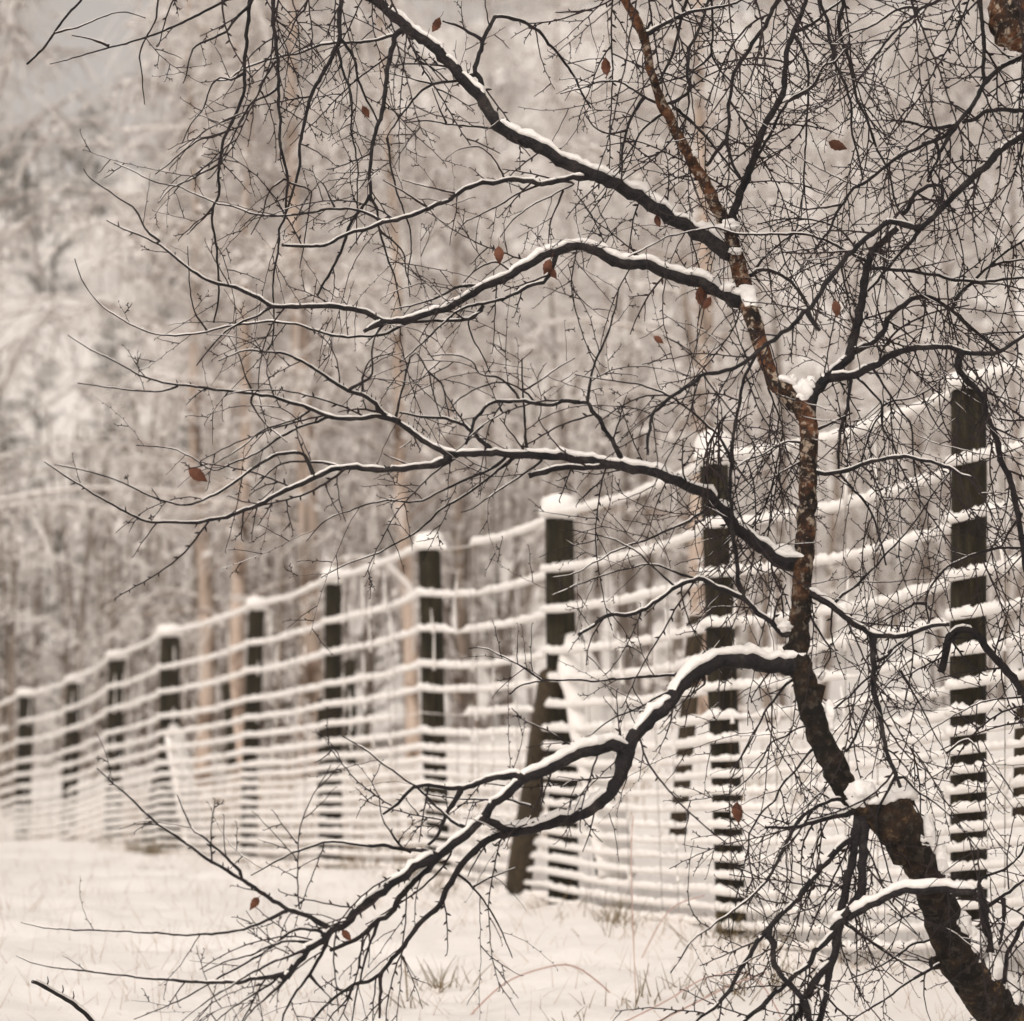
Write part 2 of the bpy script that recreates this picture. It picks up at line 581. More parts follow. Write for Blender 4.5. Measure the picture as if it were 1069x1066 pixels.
B(7, 4, (458, 893), (442, 911), (429, 924), (417, 937), (412, 949), (402, 958), (395, 960), (380, 975), (362, 985), (345, 992), drift=0.05, dens=1.6)
B(8, 2, (541, 868), (520, 872), (505, 880), (490, 893), (477, 910), (467, 927), (458, 946), (440, 962), (425, 982), (410, 1001), (397, 1016), (384, 1025), (369, 1028), (354, 1038), (342, 1048), (331, 1059), (315, 1080), drift=0.12, snow=0.5)
B(12, 7, (846, 420), (851, 411), (860, 398), (871, 387), (884, 376), (888, 366), (892, 349), (898, 326), (901, 302), (903, 289), (907, 273), (913, 262), (925, 249), (937, 238), drift=0.1, snow=0.7)
B(9, 3, (866, 394), (880, 394), (894, 391), (916, 380), (935, 369), (953, 364), (978, 362), (997, 364), (1017, 369), (1036, 369), (1045, 367), (1057, 358), (1069, 351), (1090, 338), drift=-0.2, snow=0.5)
B(10, 4, (767, 235), (764, 225), (772, 206), (779, 187), (785, 172), (792, 150), (799, 129), (811, 111), (818, 94), (820, 71), (822, 51), (829, 32), (839, 9), (844, -8), (855, -45), drift=0.12, snow=0.4)
B(9, 6, (1112, 112), (1085, 130), (1069, 139), (1057, 148), (1042, 159), (1030, 173), (1015, 186), (1000, 201), (982, 218), (972, 230), (961, 238), drift=-0.1, free=6.55, snow=0.5)
B(6, 3, (961, 238), (944, 234), (927, 233), (907, 246), (888, 264), (875, 279), (856, 306), (843, 324), (821, 345), (796, 362), (777, 379), (754, 388), (735, 391), (720, 402), (705, 411), (690, 424), (681, 434), (677, 456), (676, 475), drift=-0.35, snow=0.5)
B(4, 2.5, (961, 238), (952, 251), (935, 270), (916, 293), (906, 304))
B(7, 3, (888, 368), (907, 360), (923, 345), (927, 334), (938, 322), (952, 313), (965, 309), (976, 313), (993, 324), (1010, 339), (1028, 354), (1045, 367), drift=0.15, snow=0.5)
B(8, 4, (845, 620), (858, 626), (869, 633), (882, 644), (897, 654), (911, 663), (939, 664), (952, 661), (963, 657), (974, 653), (991, 652), drift=-0.1, snow=1.1)
B(9, 8, (1150, 800), (1092, 765), (1066, 719), (1051, 701), (1038, 686), (1025, 669), (1011, 657), (1000, 657), (992, 666), (988, 677), (985, 690), (982, 702), drift=0.1, free=6.6, snow=0.5)
B(7, 4, (911, 663), (911, 680), (913, 695), (911, 710), (914, 729), (919, 748), (922, 770), (926, 786), (930, 798), (936, 810), (940, 822), drift=-0.1)
B(6, 3.5, (822, 663), (817, 661), (802, 648), (787, 635), (776, 625), (759, 618), (740, 608), (729, 605), (712, 609), (701, 616), (686, 627), (669, 638), (652, 642), (637, 642), (619, 652), (604, 663), drift=-0.15)
B(7, 6, (1000, 380), (1003, 389), (1015, 402), (1027, 419), (1031, 439), (1040, 454), (1045, 479), (1053, 496), (1058, 512), (1062, 533), (1066, 557), (1072, 600), (1085, 650), drift=0.1, free=6.45)
B(8, 3, (897, 852), (893, 868), (886, 876), (874, 887), (861, 902), (848, 917), (835, 935), (820, 950), (805, 967), (794, 979), (783, 997), (773, 1012), (762, 1033), (745, 1052), (728, 1065), (705, 1090), drift=-0.2, snow=0.8)
B(6, 6, (803, 969), (803, 977), (807, 986), (809, 1007), (820, 1022), (831, 1035), (839, 1044))
B(9, 8, (897, 852), (893, 869), (889, 902), (882, 932), (878, 954), (874, 979), (869, 1001), (856, 1016), (846, 1035), (839, 1048), (829, 1065), (818, 1090), drift=-0.12)
B(9, 9, (902, 854), (902, 880), (900, 904), (899, 928), (889, 947), (880, 958), drift=-0.05)
B(6, 4, (874, 972), (856, 988), (846, 1005), (831, 1018), (813, 1033), (792, 1054), (777, 1066), (755, 1085), snow=0.9)
B(7, 6, (868, 1004), (866, 1015), (863, 1035), (856, 1065), (850, 1090))
B(7, 6, (839, 1044), (846, 1066), (850, 1085))
B(7, 8, (870, 968), (888, 957), (907, 947), (925, 937), (938, 931), (953, 930), (982, 929), (1000, 930), (1020, 931), drift=-0.1, snow=1.9)
B(12, 8, (1052, 1085), (1047, 1062), (1043, 1044), (1038, 1016), (1032, 982), (1027, 950), (1022, 927), drift=0.0, free=6.36)
B(6, 3, (898, 846), (888, 849), (865, 854), (835, 862), (816, 864), (799, 864), snow=1.7)
B(5, 1.2, (893, 838), (880, 835), (867, 835), (850, 843), (839, 852), (829, 865), (816, 889), (805, 912), (790, 931), (766, 951), (745, 965), (721, 984), (711, 1000), (700, 1016), drift=-0.25)
B(6, 3, (622, 183), (610, 185), (599, 186), (580, 189), (565, 193), (550, 189), (531, 188), (509, 191), (490, 195), (477, 202), (466, 210), (447, 217), (424, 227), (400, 232), (384, 239), (369, 242), (357, 247), (339, 256), (320, 257), (294, 256), drift=-0.2, snow=1.2)
B(5, 1.2, (582, 264), (576, 279), (571, 292), (550, 300), (531, 310), (516, 314), (494, 319), (479, 324), (464, 336), (447, 352), (436, 363), (417, 379), drift=-0.08)
B(7, 1.2, (471, 477), (456, 484), (437, 488), (400, 490), (378, 489), (357, 488), (341, 493), (320, 503), (299, 512), (281, 521), (266, 529), (237, 539), (219, 543), (200, 546), (176, 545), (152, 544), (125, 531), (84, 507), (46, 482), drift=-0.2)
B(5, 1.0, (417, 441), (399, 435), (382, 436), (361, 437), (346, 436), (333, 430), (316, 424), (297, 418), (279, 413), (256, 410), (228, 407), (200, 403), (186, 402), (152, 394), (125, 380), (95, 365), (71, 350), drift=-0.1)
B(5, 2, (513, 472), (505, 462), (494, 451), (481, 442), (471, 438), (456, 436), (437, 434), (417, 431))
B(5, 6, (640, 486), (619, 488), (599, 488), (576, 490), (561, 495), (552, 497), snow=0.9, dens=0.5)
B(5, 3, (649, 480), (641, 464), (628, 443), (619, 428), (613, 421), (600, 419), (587, 420), (569, 422), (542, 419), (516, 420), (501, 430), (494, 445), (486, 464))
B(5, 3, (852, 493), (879, 493), (899, 486), (927, 478), (948, 477), (966, 481), (991, 488), (1004, 496), (1017, 499), drift=-0.15)
B(6, 2, (505, 104), (501, 83), (495, 76), (499, 60), (504, 43), (513, 24), (517, 18), (531, 18), (546, 23), (559, 30), (573, 45), (582, 56), (599, 79), (608, 98), (617, 113), drift=0.2)
B(4, 2, (504, 43), (490, 33), (475, 26), (462, 22))
B(3.5, 1.5, (496, 78), (475, 85), (452, 88), (437, 98), (422, 116), (409, 135), (404, 144))
B(5.5, 1.3, (346, 969), (331, 961), (318, 955), (301, 950), (286, 940), (271, 931), (260, 922), (243, 913), (228, 903), (215, 896), (204, 887), (162, 858), (135, 832), (101, 802), drift=-0.1, snow=0.8)
# --- hanging shoots on the left, from the limb that runs above the frame
B(5, 2, (268, -48), (264, -10), (261, 3), (258, 38), (255, 76), (255, 94), (248, 114), (238, 137), (232, 152), (229, 177), (228, 204), (222, 217), (222, 234), (226, 259), (228, 292), (228, 315), (223, 337), snow=0.2)
B(5, 1.5, (283, -47), (284, -10), (285, 2), (286, 28), (289, 53), (291, 79), (291, 105), (293, 131), (292, 150), (297, 169), (300, 188), (299, 203), (298, 225), (292, 240), (290, 264), (285, 293), (286, 326), (285, 353), (277, 371), snow=0.2)
B(6, 2.5, (358, -25), (357, -8), (356, 4), (354, 24), (355, 41), (350, 51), (342, 68), (333, 84), (324, 101), (318, 128), (313, 150), (313, 173), (307, 195), (303, 208), (299, 221), snow=0.2)
B(6, 2.5, (425, 29), (413, 36), (411, 49), (406, 68), (403, 84), (400, 105), (397, 124), (389, 154), (386, 180), (386, 203), (376, 218), (369, 229), (363, 244), (356, 264), (348, 279), (339, 294), (331, 309), snow=0.2)
B(4, 1.2, (264, -5), (261, 5), (246, 20), (236, 33), (220, 41), (205, 48), (198, 61), (194, 79), (191, 87), snow=0.3)
B(4, 1.2, (285, -46), (262, -12), (233, 2), (208, 15), (177, 30), (152, 39), (127, 47), (109, 51), (86, 58), (52, 67), snow=0.4, dens=0.6)
B(3, 1.2, (114, 48), (96, 41), (75, 37), dens=0)
B(3, 1.2, (172, -50), (165, 2), (162, 23), (152, 40), (146, 56), (148, 76), (151, 109), dens=0.5)
B(3, 2.5, (112, -45), (95, -15), (81, 4), (68, 18), (56, 35), (44, 52), (28, 67), dens=0.25)
B(2, 1.2, (56, 35), (86, 27), (111, 16), (132, 13), (152, 19), dens=0.5)
# --- shoots: left and centre
B(3, 1.2, (320, -38), (320, 4), (311, 17), (302, 36), (290, 53))
B(2.5, 1.2, (290, 92), (281, 99), (264, 107), (251, 128), (240, 150), (232, 165))
B(2.5, 1.2, (288, 64), (275, 83), (269, 99), (258, 113), (248, 130))
B(3, 1.2, (352, 51), (357, 69), (361, 84), (367, 99), (367, 135), (373, 169), (373, 199), (372, 251))
B(3, 2, (359, 45), (371, 64), (374, 84), (384, 105), (393, 124), (396, 130))
B(3.5, 1.5, (432, 28), (415, 34), (399, 41), (376, 44), (354, 45), (331, 48), (316, 55), (290, 60), (256, 71), (239, 83), (226, 84), snow=2.2)
B(2.5, 1.2, (254, 77), (241, 83), (230, 81), (219, 94), (211, 116), (200, 128), (190, 150))
B(3, 1.5, (386, 203), (393, 218), (396, 240), (400, 255), (408, 278), (413, 293), (419, 324))
B(2.5, 1.2, (396, 240), (411, 253), (421, 264), (424, 285), (430, 300))
B(2.5, 1.2, (404, 144), (411, 189), (419, 214), (428, 240), (429, 264), (426, 285), (428, 310))
B(3, 1.0, (400, 231), (374, 220), (350, 218), (322, 222), (297, 225), (273, 225), (247, 217), (224, 211), (200, 201), (187, 195), (162, 190), (144, 181), (119, 170), snow=1.2)
B(2.5, 1.0, (166, 252), (152, 239), (142, 220), (129, 210), (105, 194), (91, 183), (87, 176))
B(3.5, 1.0, (505, 319), (490, 333), (473, 335), (430, 337), (399, 350), (374, 351), (363, 352), (346, 350), (328, 344), (313, 339), (294, 337), (273, 336), (238, 341), (200, 349), (169, 350), (145, 343), (128, 334), (108, 321), (88, 297), (78, 270), snow=1.6)
B(2, 1.0, (216, 345), (203, 324), (198, 297), (196, 257))
B(3, 1.2, (284, 320), (271, 328), (258, 334), (240, 343), (222, 360), (205, 382))
B(6, 4, (402, 336), (386, 342), (380, 346), dens=0.2)
B(2.5, 1.2, (232, 170), (216, 178), (200, 187), (180, 196), (165, 212))
B(2.5, 1.2, (238, 137), (222, 143), (210, 145), (195, 155), (178, 170), (162, 182))
B(2.5, 1.2, (222, 217), (205, 235), (195, 245))
B(2, 1.2, (300, 190), (318, 196), (325, 200), (323, 217), (318, 250), (313, 280))
B(2.2, 1.2, (297, 187), (285, 195), (278, 207), (273, 225), (262, 245))
B(2, 1.0, (350, 218), (337, 192), (325, 182))
B(2.2, 1.2, (580, 189), (599, 192), (580, 202), (550, 218), (533, 233), (522, 248))
B(2.2, 1.2, (588, 199), (580, 218), (574, 236), (572, 261))
B(2.2, 1.2, (563, 193), (543, 201), (522, 214), (488, 231), (475, 246))
B(2.5, 1.2, (520, 134), (490, 132), (466, 129), (445, 126), (424, 128))
B(2, 1.0, (466, 129), (458, 110), (451, 92))
B(2, 1.0, (452, 88), (428, 82), (404, 76))
B(2, 1.0, (524, 180), (516, 167), (505, 156), (494, 153), (475, 158), (462, 171))
B(2.5, 1.2, (533, 283), (522, 275), (509, 275), (494, 284), (484, 295))
B(3.5, 1.2, (503, 299), (484, 298), (471, 303), (456, 311), (434, 318), (408, 323))
B(2.5, 1.2, (447, 217), (425, 203), (408, 192), (400, 188))
B(2, 1.2, (476, 202), (450, 196), (420, 188))
B(2.5, 1.2, (494, 319), (505, 317), (503, 325), (490, 333), (492, 350), (502, 368), (512, 390))
B(2.5, 1.0, (344, 435), (331, 440), (313, 446), (294, 456), (275, 469), (258, 478), (243, 483), (228, 491), (215, 487), (204, 480), (189, 472), (179, 468), (142, 465))
B(2.2, 1.0, (322, 430), (305, 439), (275, 449), (256, 464), (234, 479), (219, 486))
B(4, 1.0, (318, 476), (297, 473), (275, 482), (262, 490), (237, 509), (219, 519), (200, 526), (189, 527), (162, 520), (128, 504), (91, 492), (57, 485), free=6.4)
B(3, 1.2, (357, 488), (337, 483), (320, 482), (303, 482), (285, 490), (262, 512))
B(2, 1.0, (186, 403), (162, 409), (125, 406), (81, 400))
B(2, 1.0, (264, 410), (255, 390), (250, 372), (238, 350))
B(2.2, 1.0, (262, 420), (275, 440), (300, 462))
B(3, 1.5, (551, 473), (548, 449), (547, 421), (545, 400), (545, 374))
B(3, 1.5, (613, 421), (617, 394), (621, 378), (626, 368), (634, 350), (640, 330), (646, 300))
B(2.5, 1.2, (542, 419), (535, 406), (520, 394), (511, 393), (501, 390), (492, 377), (481, 372), (466, 370), (450, 372))
B(2.2, 1.2, (559, 421), (546, 407), (524, 399), (503, 404), (481, 415), (471, 426))
B(2, 1.2, (550, 406), (557, 402), (571, 392), (587, 381), (600, 374))
B(3, 1.0, (527, 478), (512, 490), (490, 499), (454, 516), (436, 524), (400, 523), (365, 533), (339, 544), (320, 565))
B(3, 1.0, (537, 478), (512, 497), (484, 518), (462, 531), (437, 554), (414, 567), (391, 579), (367, 587), (335, 603))
B(2.5, 1.0, (565, 481), (541, 499), (516, 515), (494, 531), (481, 535))
B(3, 1.2, (363, 408), (385, 395), (389, 385), (388, 372), (392, 350), (402, 335))
B(2.5, 1.2, (378, 411), (380, 390), (387, 376), (410, 368))
B(2.5, 1.2, (413, 437), (428, 373), (434, 368), (447, 388), (452, 410), (460, 435))
B(2, 1.2, (447, 388), (460, 400), (466, 420), (469, 436))
# --- shoots: low limb's spray
B(4, 1.2, (455, 892), (437, 888), (421, 886), (400, 883), (376, 882), (354, 879), (339, 880), (313, 888), (290, 898), (262, 914), dens=0.8)
B(7, 2.5, (546, 812), (539, 810), (520, 811), (503, 816), (489, 821), (479, 824), (460, 821), (437, 820), (428, 825), (415, 839), (400, 850), dens=0.7)
B(5, 3, (481, 825), (475, 835), (466, 852), (460, 867), (454, 876), (447, 882), dens=0.5)
B(3.5, 1.2, (488, 866), (484, 863), (471, 856), (460, 846), (445, 831), (434, 822), (419, 811), (400, 797), (380, 782), (357, 768), dens=0.6)
B(3, 1.0, (252, 918), (251, 910), (228, 888), (215, 876), (200, 864), (185, 830))
B(3, 1.0, (300, 951), (283, 959), (260, 968), (237, 973), (200, 976), (189, 976), (145, 973), (84, 971), (51, 969), (22, 963), dens=0.5)
B(4.5, 1.0, (301, 1016), (279, 1020), (256, 1024), (237, 1026), (200, 1025), (182, 1023), (142, 1020), (84, 1013), (44, 1008), (17, 998), dens=0.6)
B(3, 1.0, (335, 972), (313, 970), (297, 977), (281, 991), (256, 1006), (228, 1021), (200, 1038), (170, 1052), (140, 1064))
B(3, 1.0, (322, 991), (297, 1000), (270, 1012), (240, 1030), (212, 1048), (190, 1066))
B(3, 1.0, (310, 1006), (285, 1025), (262, 1040), (240, 1054), (222, 1070))
B(3, 1.0, (298, 1022), (280, 1040), (262, 1056), (250, 1075))
B(4, 1.5, (346, 972), (335, 997), (324, 1017), (314, 1029), (303, 1044), (297, 1059), (292, 1078))
B(3, 1.0, (324, 1019), (335, 1032), (348, 1044))
B(3, 1.2, (395, 961), (387, 982), (380, 1006), (374, 1029), (369, 1055), (366, 1075))
B(3.5, 2.5, (398, 1016), (397, 1035), (396, 1063), dens=0.2)
B(3, 1.0, (330, 985), (310, 982), (285, 986), (262, 997), (238, 1003), (212, 1015))
B(2.5, 1.0, (369, 1028), (360, 1045), (345, 1062), (338, 1078))
B(2.5, 1.0, (428, 890), (415, 880), (405, 865), (398, 850), (396, 830))
B(2.5, 1.0, (477, 912), (490, 922), (493, 926), (505, 940), (520, 965), (535, 1000))
B(2, 1.0, (494, 926), (515, 915), (540, 905))
B(2.5, 1.0, (566, 803), (564, 830), (556, 848), (548, 862))
B(2.5, 1.0, (556, 842), (530, 835), (500, 835), (470, 833), (440, 828))
B(3, 1.5, (712, 703), (684, 706), (656, 708), (628, 711), (600, 710), (565, 711), (543, 716), (532, 725), dens=0.5)
B(2.2, 1.0, (567, 711), (536, 691), (506, 677), (489, 677), dens=0.5)
B(2.2, 1.0, (735, 705), (735, 714), (720, 727), (701, 741))
B(2.2, 1.0, (701, 721), (681, 731), (662, 741), (632, 755), (605, 780))
# --- shoots: centre right
B(2.5, 1.0, (729, 605), (712, 600), (694, 593), (675, 589), (654, 594), (634, 599), (600, 612), (575, 622))
B(2, 1.0, (705, 613), (684, 594), (666, 577), (652, 569), (637, 562), (612, 556), (585, 553))
B(3, 1.0, (741, 528), (724, 541), (694, 555), (666, 567), (656, 569), (619, 588), (600, 599), (575, 603))
B(4.5, 3, (776, 624), (770, 601), (768, 579), (765, 557), (763, 520), (763, 482), (765, 460), (769, 436), (774, 407), (780, 388), (790, 370))
B(3, 1.2, (763, 482), (755, 462), (740, 445), (722, 430), (700, 414), (670, 402), (640, 398), (600, 391))
B(2.5, 1.2, (737, 510), (735, 480), (742, 460), (752, 440), (775, 415))
B(5, 1.5, (679, 34), (694, 24), (709, 17), (731, 10), (754, 7), (774, 0), (800, -12))
B(3, 1.2, (692, 109), (673, 102), (662, 94), (647, 86), (628, 85), (613, 90), (600, 94), (585, 98))
B(4, 2, (673, 101), (664, 113), (654, 137), (650, 156), (649, 188))
B(2.5, 1.2, (655, 136), (634, 139), (620, 132), (610, 118))
B(3, 1.2, (690, 120), (675, 131), (662, 150), (651, 169), (640, 180))
B(3.5, 3.5, (695, 110), (705, 106), (716, 98), (720, 90), (717, 75), (721, 49), (734, 21), (739, 0), (743, -25))
B(4, 2, (694, 110), (705, 113), (724, 129), (746, 154), (761, 173), (773, 188))
B(4, 3, (720, -20), (717, 0), (709, 28), (704, 52), (696, 70), (688, 84), free=6.5)
B(5.5, 3, (818, -25), (811, 0), (805, 15), (796, 32), (782, 51), (771, 66), (766, 81), (762, 105), (761, 131), (759, 150), (765, 172), (773, 186), free=6.55, snow=0.5)
B(4, 4, (760, 144), (748, 158), (737, 173), dens=0)
B(3, 1.5, (743, -25), (743, 0), (744, 34), (743, 56), (752, 73), (767, 90), (782, 109), (788, 122), (790, 140), free=6.5)
B(3, 1.5, (743, 56), (730, 69), (717, 79), (700, 84), (675, 90), (660, 98))
B(2.5, 1.5, (718, 90), (719, 112), (713, 129))
B(4, 2, (785, 172), (790, 165), (805, 139), (816, 116), (829, 101), (848, 90), (859, 71), (871, 64), (885, 50), snow=1.5)
B(4, 2, (829, 32), (846, 26), (861, 13), (876, 2), (900, -15))
B(3.5, 1.2, (830, 38), (842, 62), (844, 94), (842, 131), (839, 188), (836, 230))
B(5, 2, (884, -25), (880, 0), (876, 34), (886, 62), (891, 83), (895, 105), (905, 124), (912, 148), (923, 169), (929, 184), (933, 204), (938, 219), (948, 231), free=6.5)
B(4, 2, (852, -20), (856, 0), (863, 22), (869, 54), (876, 75), (886, 99), (889, 113), (890, 141), (897, 165), (901, 188), free=6.6)
B(4, 2.5, (1000, 130), (982, 144), (963, 152), (944, 161), (925, 173), (910, 186), (888, 200), (879, 215), (871, 227), (866, 240), (850, 262), snow=0.5)
B(2.5, 1.2, (879, 214), (856, 217), (838, 218), (815, 208))
B(3.5, 3, (963, 151), (976, 148), (980, 163), (972, 180), (968, 190))
B(6.5, 4, (1105, 40), (1069, 58), (1057, 64), (1042, 73), (1027, 88), (1019, 105), (1000, 129), (989, 146), (982, 158), free=6.5, snow=0.5)
B(5, 4, (1024, -25), (1024, 0), (1025, 19), (1027, 56), (1027, 86), free=6.5)
B(4, 1.5, (1000, 129), (982, 133), (963, 132), (950, 128), (933, 126), (922, 132))
B(3, 1.2, (970, 134), (953, 148), (940, 160), (927, 171))
B(6, 4, (1110, 112), (1085, 117), (1069, 116), (1047, 115), (1028, 117), (1019, 124), (1005, 128), free=6.4, snow=0.5)
B(4, 1.5, (1108, 70), (1069, 81), (1051, 86), (1030, 99), free=6.45)
B(4.5, 1.5, (1000, -18), (982, 0), (963, 8), (952, 19), (940, 28), (927, 41), (918, 54), (907, 68), (897, 83), (885, 110), free=6.5)
B(3, 1.2, (958, 9), (944, 8), (925, 17), (910, 28), (888, 34), (868, 48))
B(4, 2, (993, 324), (1000, 309), (1013, 296), (1032, 279), (1047, 265), (1069, 251), (1095, 238))
B(3, 1.5, (1034, 278), (1049, 274), (1069, 271), (1090, 270))
B(4, 2.5, (907, 280), (931, 281), (950, 283), (974, 287), (997, 292), (1023, 294), (1047, 292), (1069, 289), (1100, 284), snow=1.8)
B(5, 4, (946, 221), (957, 202), (968, 195), (982, 194), (984, 205), (978, 221))
B(3, 1.2, (903, 272), (884, 262), (864, 252), (845, 246), (830, 244), (799, 245), (769, 244), (750, 238), (731, 240), (698, 247), (679, 257), (656, 268), drift=-0.25, snow=1.6)
B(5, 2.5, (780, 289), (796, 282), (809, 284), (821, 291), (834, 304), (845, 325))
B(3, 1.5, (785, 286), (796, 272), (811, 257), (828, 245), (845, 236))
B(5, 4, (843, 324), (848, 333), (856, 345), dens=0.3)
B(3.5, 2, (854, 448), (869, 441), (890, 431), dens=0.4)
B(2.5, 1.2, (842, 463), (822, 461), (809, 467), (796, 474), (779, 481), (766, 490), snow=2.2)
B(2, 1.0, (836, 482), (815, 494), (787, 511), (768, 526))
B(2.5, 1.2, (802, 405), (806, 415), (815, 439), (822, 473), (834, 505))
B(3.5, 2, (888, 398), (884, 424), (877, 454), (876, 482), (879, 497), (896, 516), (909, 535), (918, 560), (925, 590))
B(2.5, 1.5, (895, 394), (921, 424), (909, 449), (899, 484))
B(2.5, 1.2, (921, 424), (921, 445), (934, 467), (938, 500))
B(2.5, 1.5, (912, 385), (932, 417), (951, 445), (953, 475), (957, 501), (961, 531))
B(2.2, 1.2, (921, 424), (931, 419), (950, 416), (968, 408), (990, 390))
B(3, 1.2, (869, 631), (890, 614), (909, 596), (927, 577), (939, 564), (959, 539), (974, 516), (993, 492))
B(4, 2, (915, 689), (925, 684), (936, 674), (951, 664), (960, 656))
B(3, 1.5, (841, 635), (852, 654), (867, 680), (862, 695), (854, 708))
B(3, 1.2, (867, 742), (886, 727), (899, 714), (915, 700), (930, 685), (955, 660))
B(3.5, 1.5, (883, 785), (892, 770), (897, 760), (905, 742), (920, 722), (940, 700))
B(3.5, 2, (1110, 560), (1069, 571), (1043, 572), (1023, 577), (1004, 584), (989, 592), (978, 605), (970, 616), (967, 631), (970, 650), free=6.6)
B(3, 1.2, (968, 631), (955, 630), (940, 639), (920, 649), (905, 655))
B(4, 2, (1100, 439), (1069, 439), (1055, 439), (1043, 437), free=6.5)
B(4, 2, (1067, 537), (1057, 550), (1049, 563), (1045, 571))
B(5, 2, (1029, 947), (1045, 937), (1057, 928), (1069, 919), (1090, 902), free=6.4)
B(4.5, 3, (1047, 939), (1048, 964), (1043, 986), dens=0.4)
B(5, 4, (1090, 945), (1069, 965), (1060, 982), (1052, 995), (1048, 1027), free=6.4)
B(3, 2, (1024, 918), (1049, 907), (1064, 894), (1069, 885), (1080, 870))
B(4.5, 1.2, (972, 1011), (957, 1020), (940, 1031), (923, 1044), (907, 1054), (890, 1064), (870, 1078))
B(3.5, 1.2, (970, 981), (953, 986), (940, 995), (925, 1005), (907, 1014), (886, 1023))
B(3.5, 2, (883, 964), (910, 984), (933, 999), (963, 1016))
B(3, 1.0, (846, 784), (833, 801), (816, 820), (809, 835), (794, 850), (783, 871), (781, 888), (775, 910), (769, 938), (764, 975))
B(2.5, 1.0, (856, 755), (833, 760), (820, 769), (805, 775), (796, 792), (783, 811), (762, 828))
B(3.5, 1.2, (824, 711), (811, 727), (800, 740), (793, 755), (781, 779), (769, 796), (762, 807))
B(2.5, 1.0, (938, 812), (944, 812), (959, 827), (982, 842), (997, 857), (1012, 876), (1030, 895))
B(3, 1.5, (828, 590), (806, 590), (815, 620), (818, 645), dens=0.3)
B(3, 1.2, (936, 808), (925, 830), (915, 852), (922, 890), (935, 935))
B(2.5, 1.0, (893, 868), (910, 895), (925, 935), (945, 960), (965, 985))
B(2.5, 1.0, (940, 700), (960, 735), (975, 765), (990, 790))
B(2.2, 1.0, (1011, 772), (1025, 790), (1045, 810), (1069, 845))
B(2.2, 1.0, (1069, 727), (1040, 730), (1020, 735), (1000, 745), (975, 760), (950, 780))

# ---- put the skeleton into space
RND = random.Random(5)


def drift_noise(px, py):
    return 0.1 * noise.noise(Vector((px * 0.006, py * 0.006, 3.3)))


def build_line(pts3, ws, step):
    return spline(pts3, ws, step)


skeleton = []                                            # (px, py, depth, branch index) samples for attaching children


def add_samples(pp, idx):
    for a, b in zip(pp, pp[1:]):
        m = max(1, int(math.hypot(b[0] - a[0], b[1] - a[1]) / 4))
        for k in range(m):
            t = k / m
            skeleton.append((a[0] + (b[0] - a[0]) * t, a[1] + (b[1] - a[1]) * t, a[2] + (b[2] - a[2]) * t, idx))
    skeleton.append((*pp[-1][:3], idx))


def trunk_depth(py):
    return 6.5 + 0.14 * math.sin(py * 0.006) + (0.10 if py < 300 else 0)


tr3 = [(x, y, trunk_depth(y)) for x, y, _ in TRUNK]
add_samples(tr3, -1)
st3 = [(x, y, 6.62 - 0.05 * (1240 - y) / 1240) for x, y, _ in STEM2]
add_samples(st3, -2)
for i, b in enumerate(BR):
    x0, y0 = b['p'][0]
    best, bd = None, 1e9
    for s in skeleton:
        dd = (s[0] - x0) ** 2 + (s[1] - y0) ** 2
        if dd < bd:
            bd, best = dd, s
    b['parent'] = best[3]
    start = best[2] if bd < 32 ** 2 else (b['free'] or 6.5)
    L = sum(math.hypot(q[0] - p[0], q[1] - p[1]) for p, q in zip(b['p'], b['p'][1:]))
    dr = b['drift'] if b['drift'] is not None else RND.choice([-1, 1]) * RND.uniform(0.25, 0.75) * min(L * PXM * 0.55, 0.3)
    acc = 0
    if 3.0 < math.sqrt(bd) < 32:
        b['p'] = ((best[0], best[1]),) + tuple(b['p'])
        L += math.sqrt(bd)
    out = []
    for k, (x, y) in enumerate(b['p']):
        if k:
            acc += math.hypot(x - b['p'][k - 1][0], y - b['p'][k - 1][1])
        t = acc / L
        out.append((x, y, start + dr * t ** 1.1 + drift_noise(x + i * 31, y) * t))
    b['p3'] = out
    b['L'] = L
    add_samples(out, i)


def snow_strip(mb, pts, rad, amount, seed, patch=0.0, n=7):
    """a rounded ridge of snow lying along the upper side of a branch"""
    cs, ws, hh = [], [], []
    L = len(pts)
    if L < 3:
        return
    acc = 0
    any_ = False
    for i in range(L):
        t = pts[min(i + 1, L - 1)] - pts[max(i - 1, 0)]
        t.normalize()
        u = Z - t * t.z
        hz = min(u.length, 1)
        if u.length > 1e-4:
            u.normalize()
        r = rad[i]
        if i:
            acc += (pts[i] - pts[i - 1]).length
        base = amount * (0.62 * r * smoothstep(0.001, 0.010, r) + 0.0012)
        g = smoothstep(0.42, 0.92, hz)
        nz = noise.noise(Vector((acc * 9, seed * 1.7, 0)))
        g *= max(0, 1 + 0.8 * nz + 0.4 * noise.noise(Vector((acc * 45, seed, 4))))
        if patch:
            g *= smoothstep(patch - 0.15, patch + 0.15, 0.5 + 0.75 * noise.noise(Vector((acc * 14, seed * 2.3, 8))))
        g *= smoothstep(-0.5, 1.5, i) * smoothstep(-0.5, 1.5, L - 1 - i)
        h = base * g
        if h < r * 0.3 or hz < 0.25:
            cs.append(pts[i])
            ws.append(r * 0.3)
            hh.append(r * 0.3)
        else:
            any_ = True
            cs.append(pts[i] + u * (r * 0.72 + h * 0.5))
            ws.append(r * 0.9 + min(h * 0.12, 0.002))
            hh.append(h * 0.6 + r * 0.12)
    if any_:
        mb.tube(cs, ws, n, True, (ws, hh))


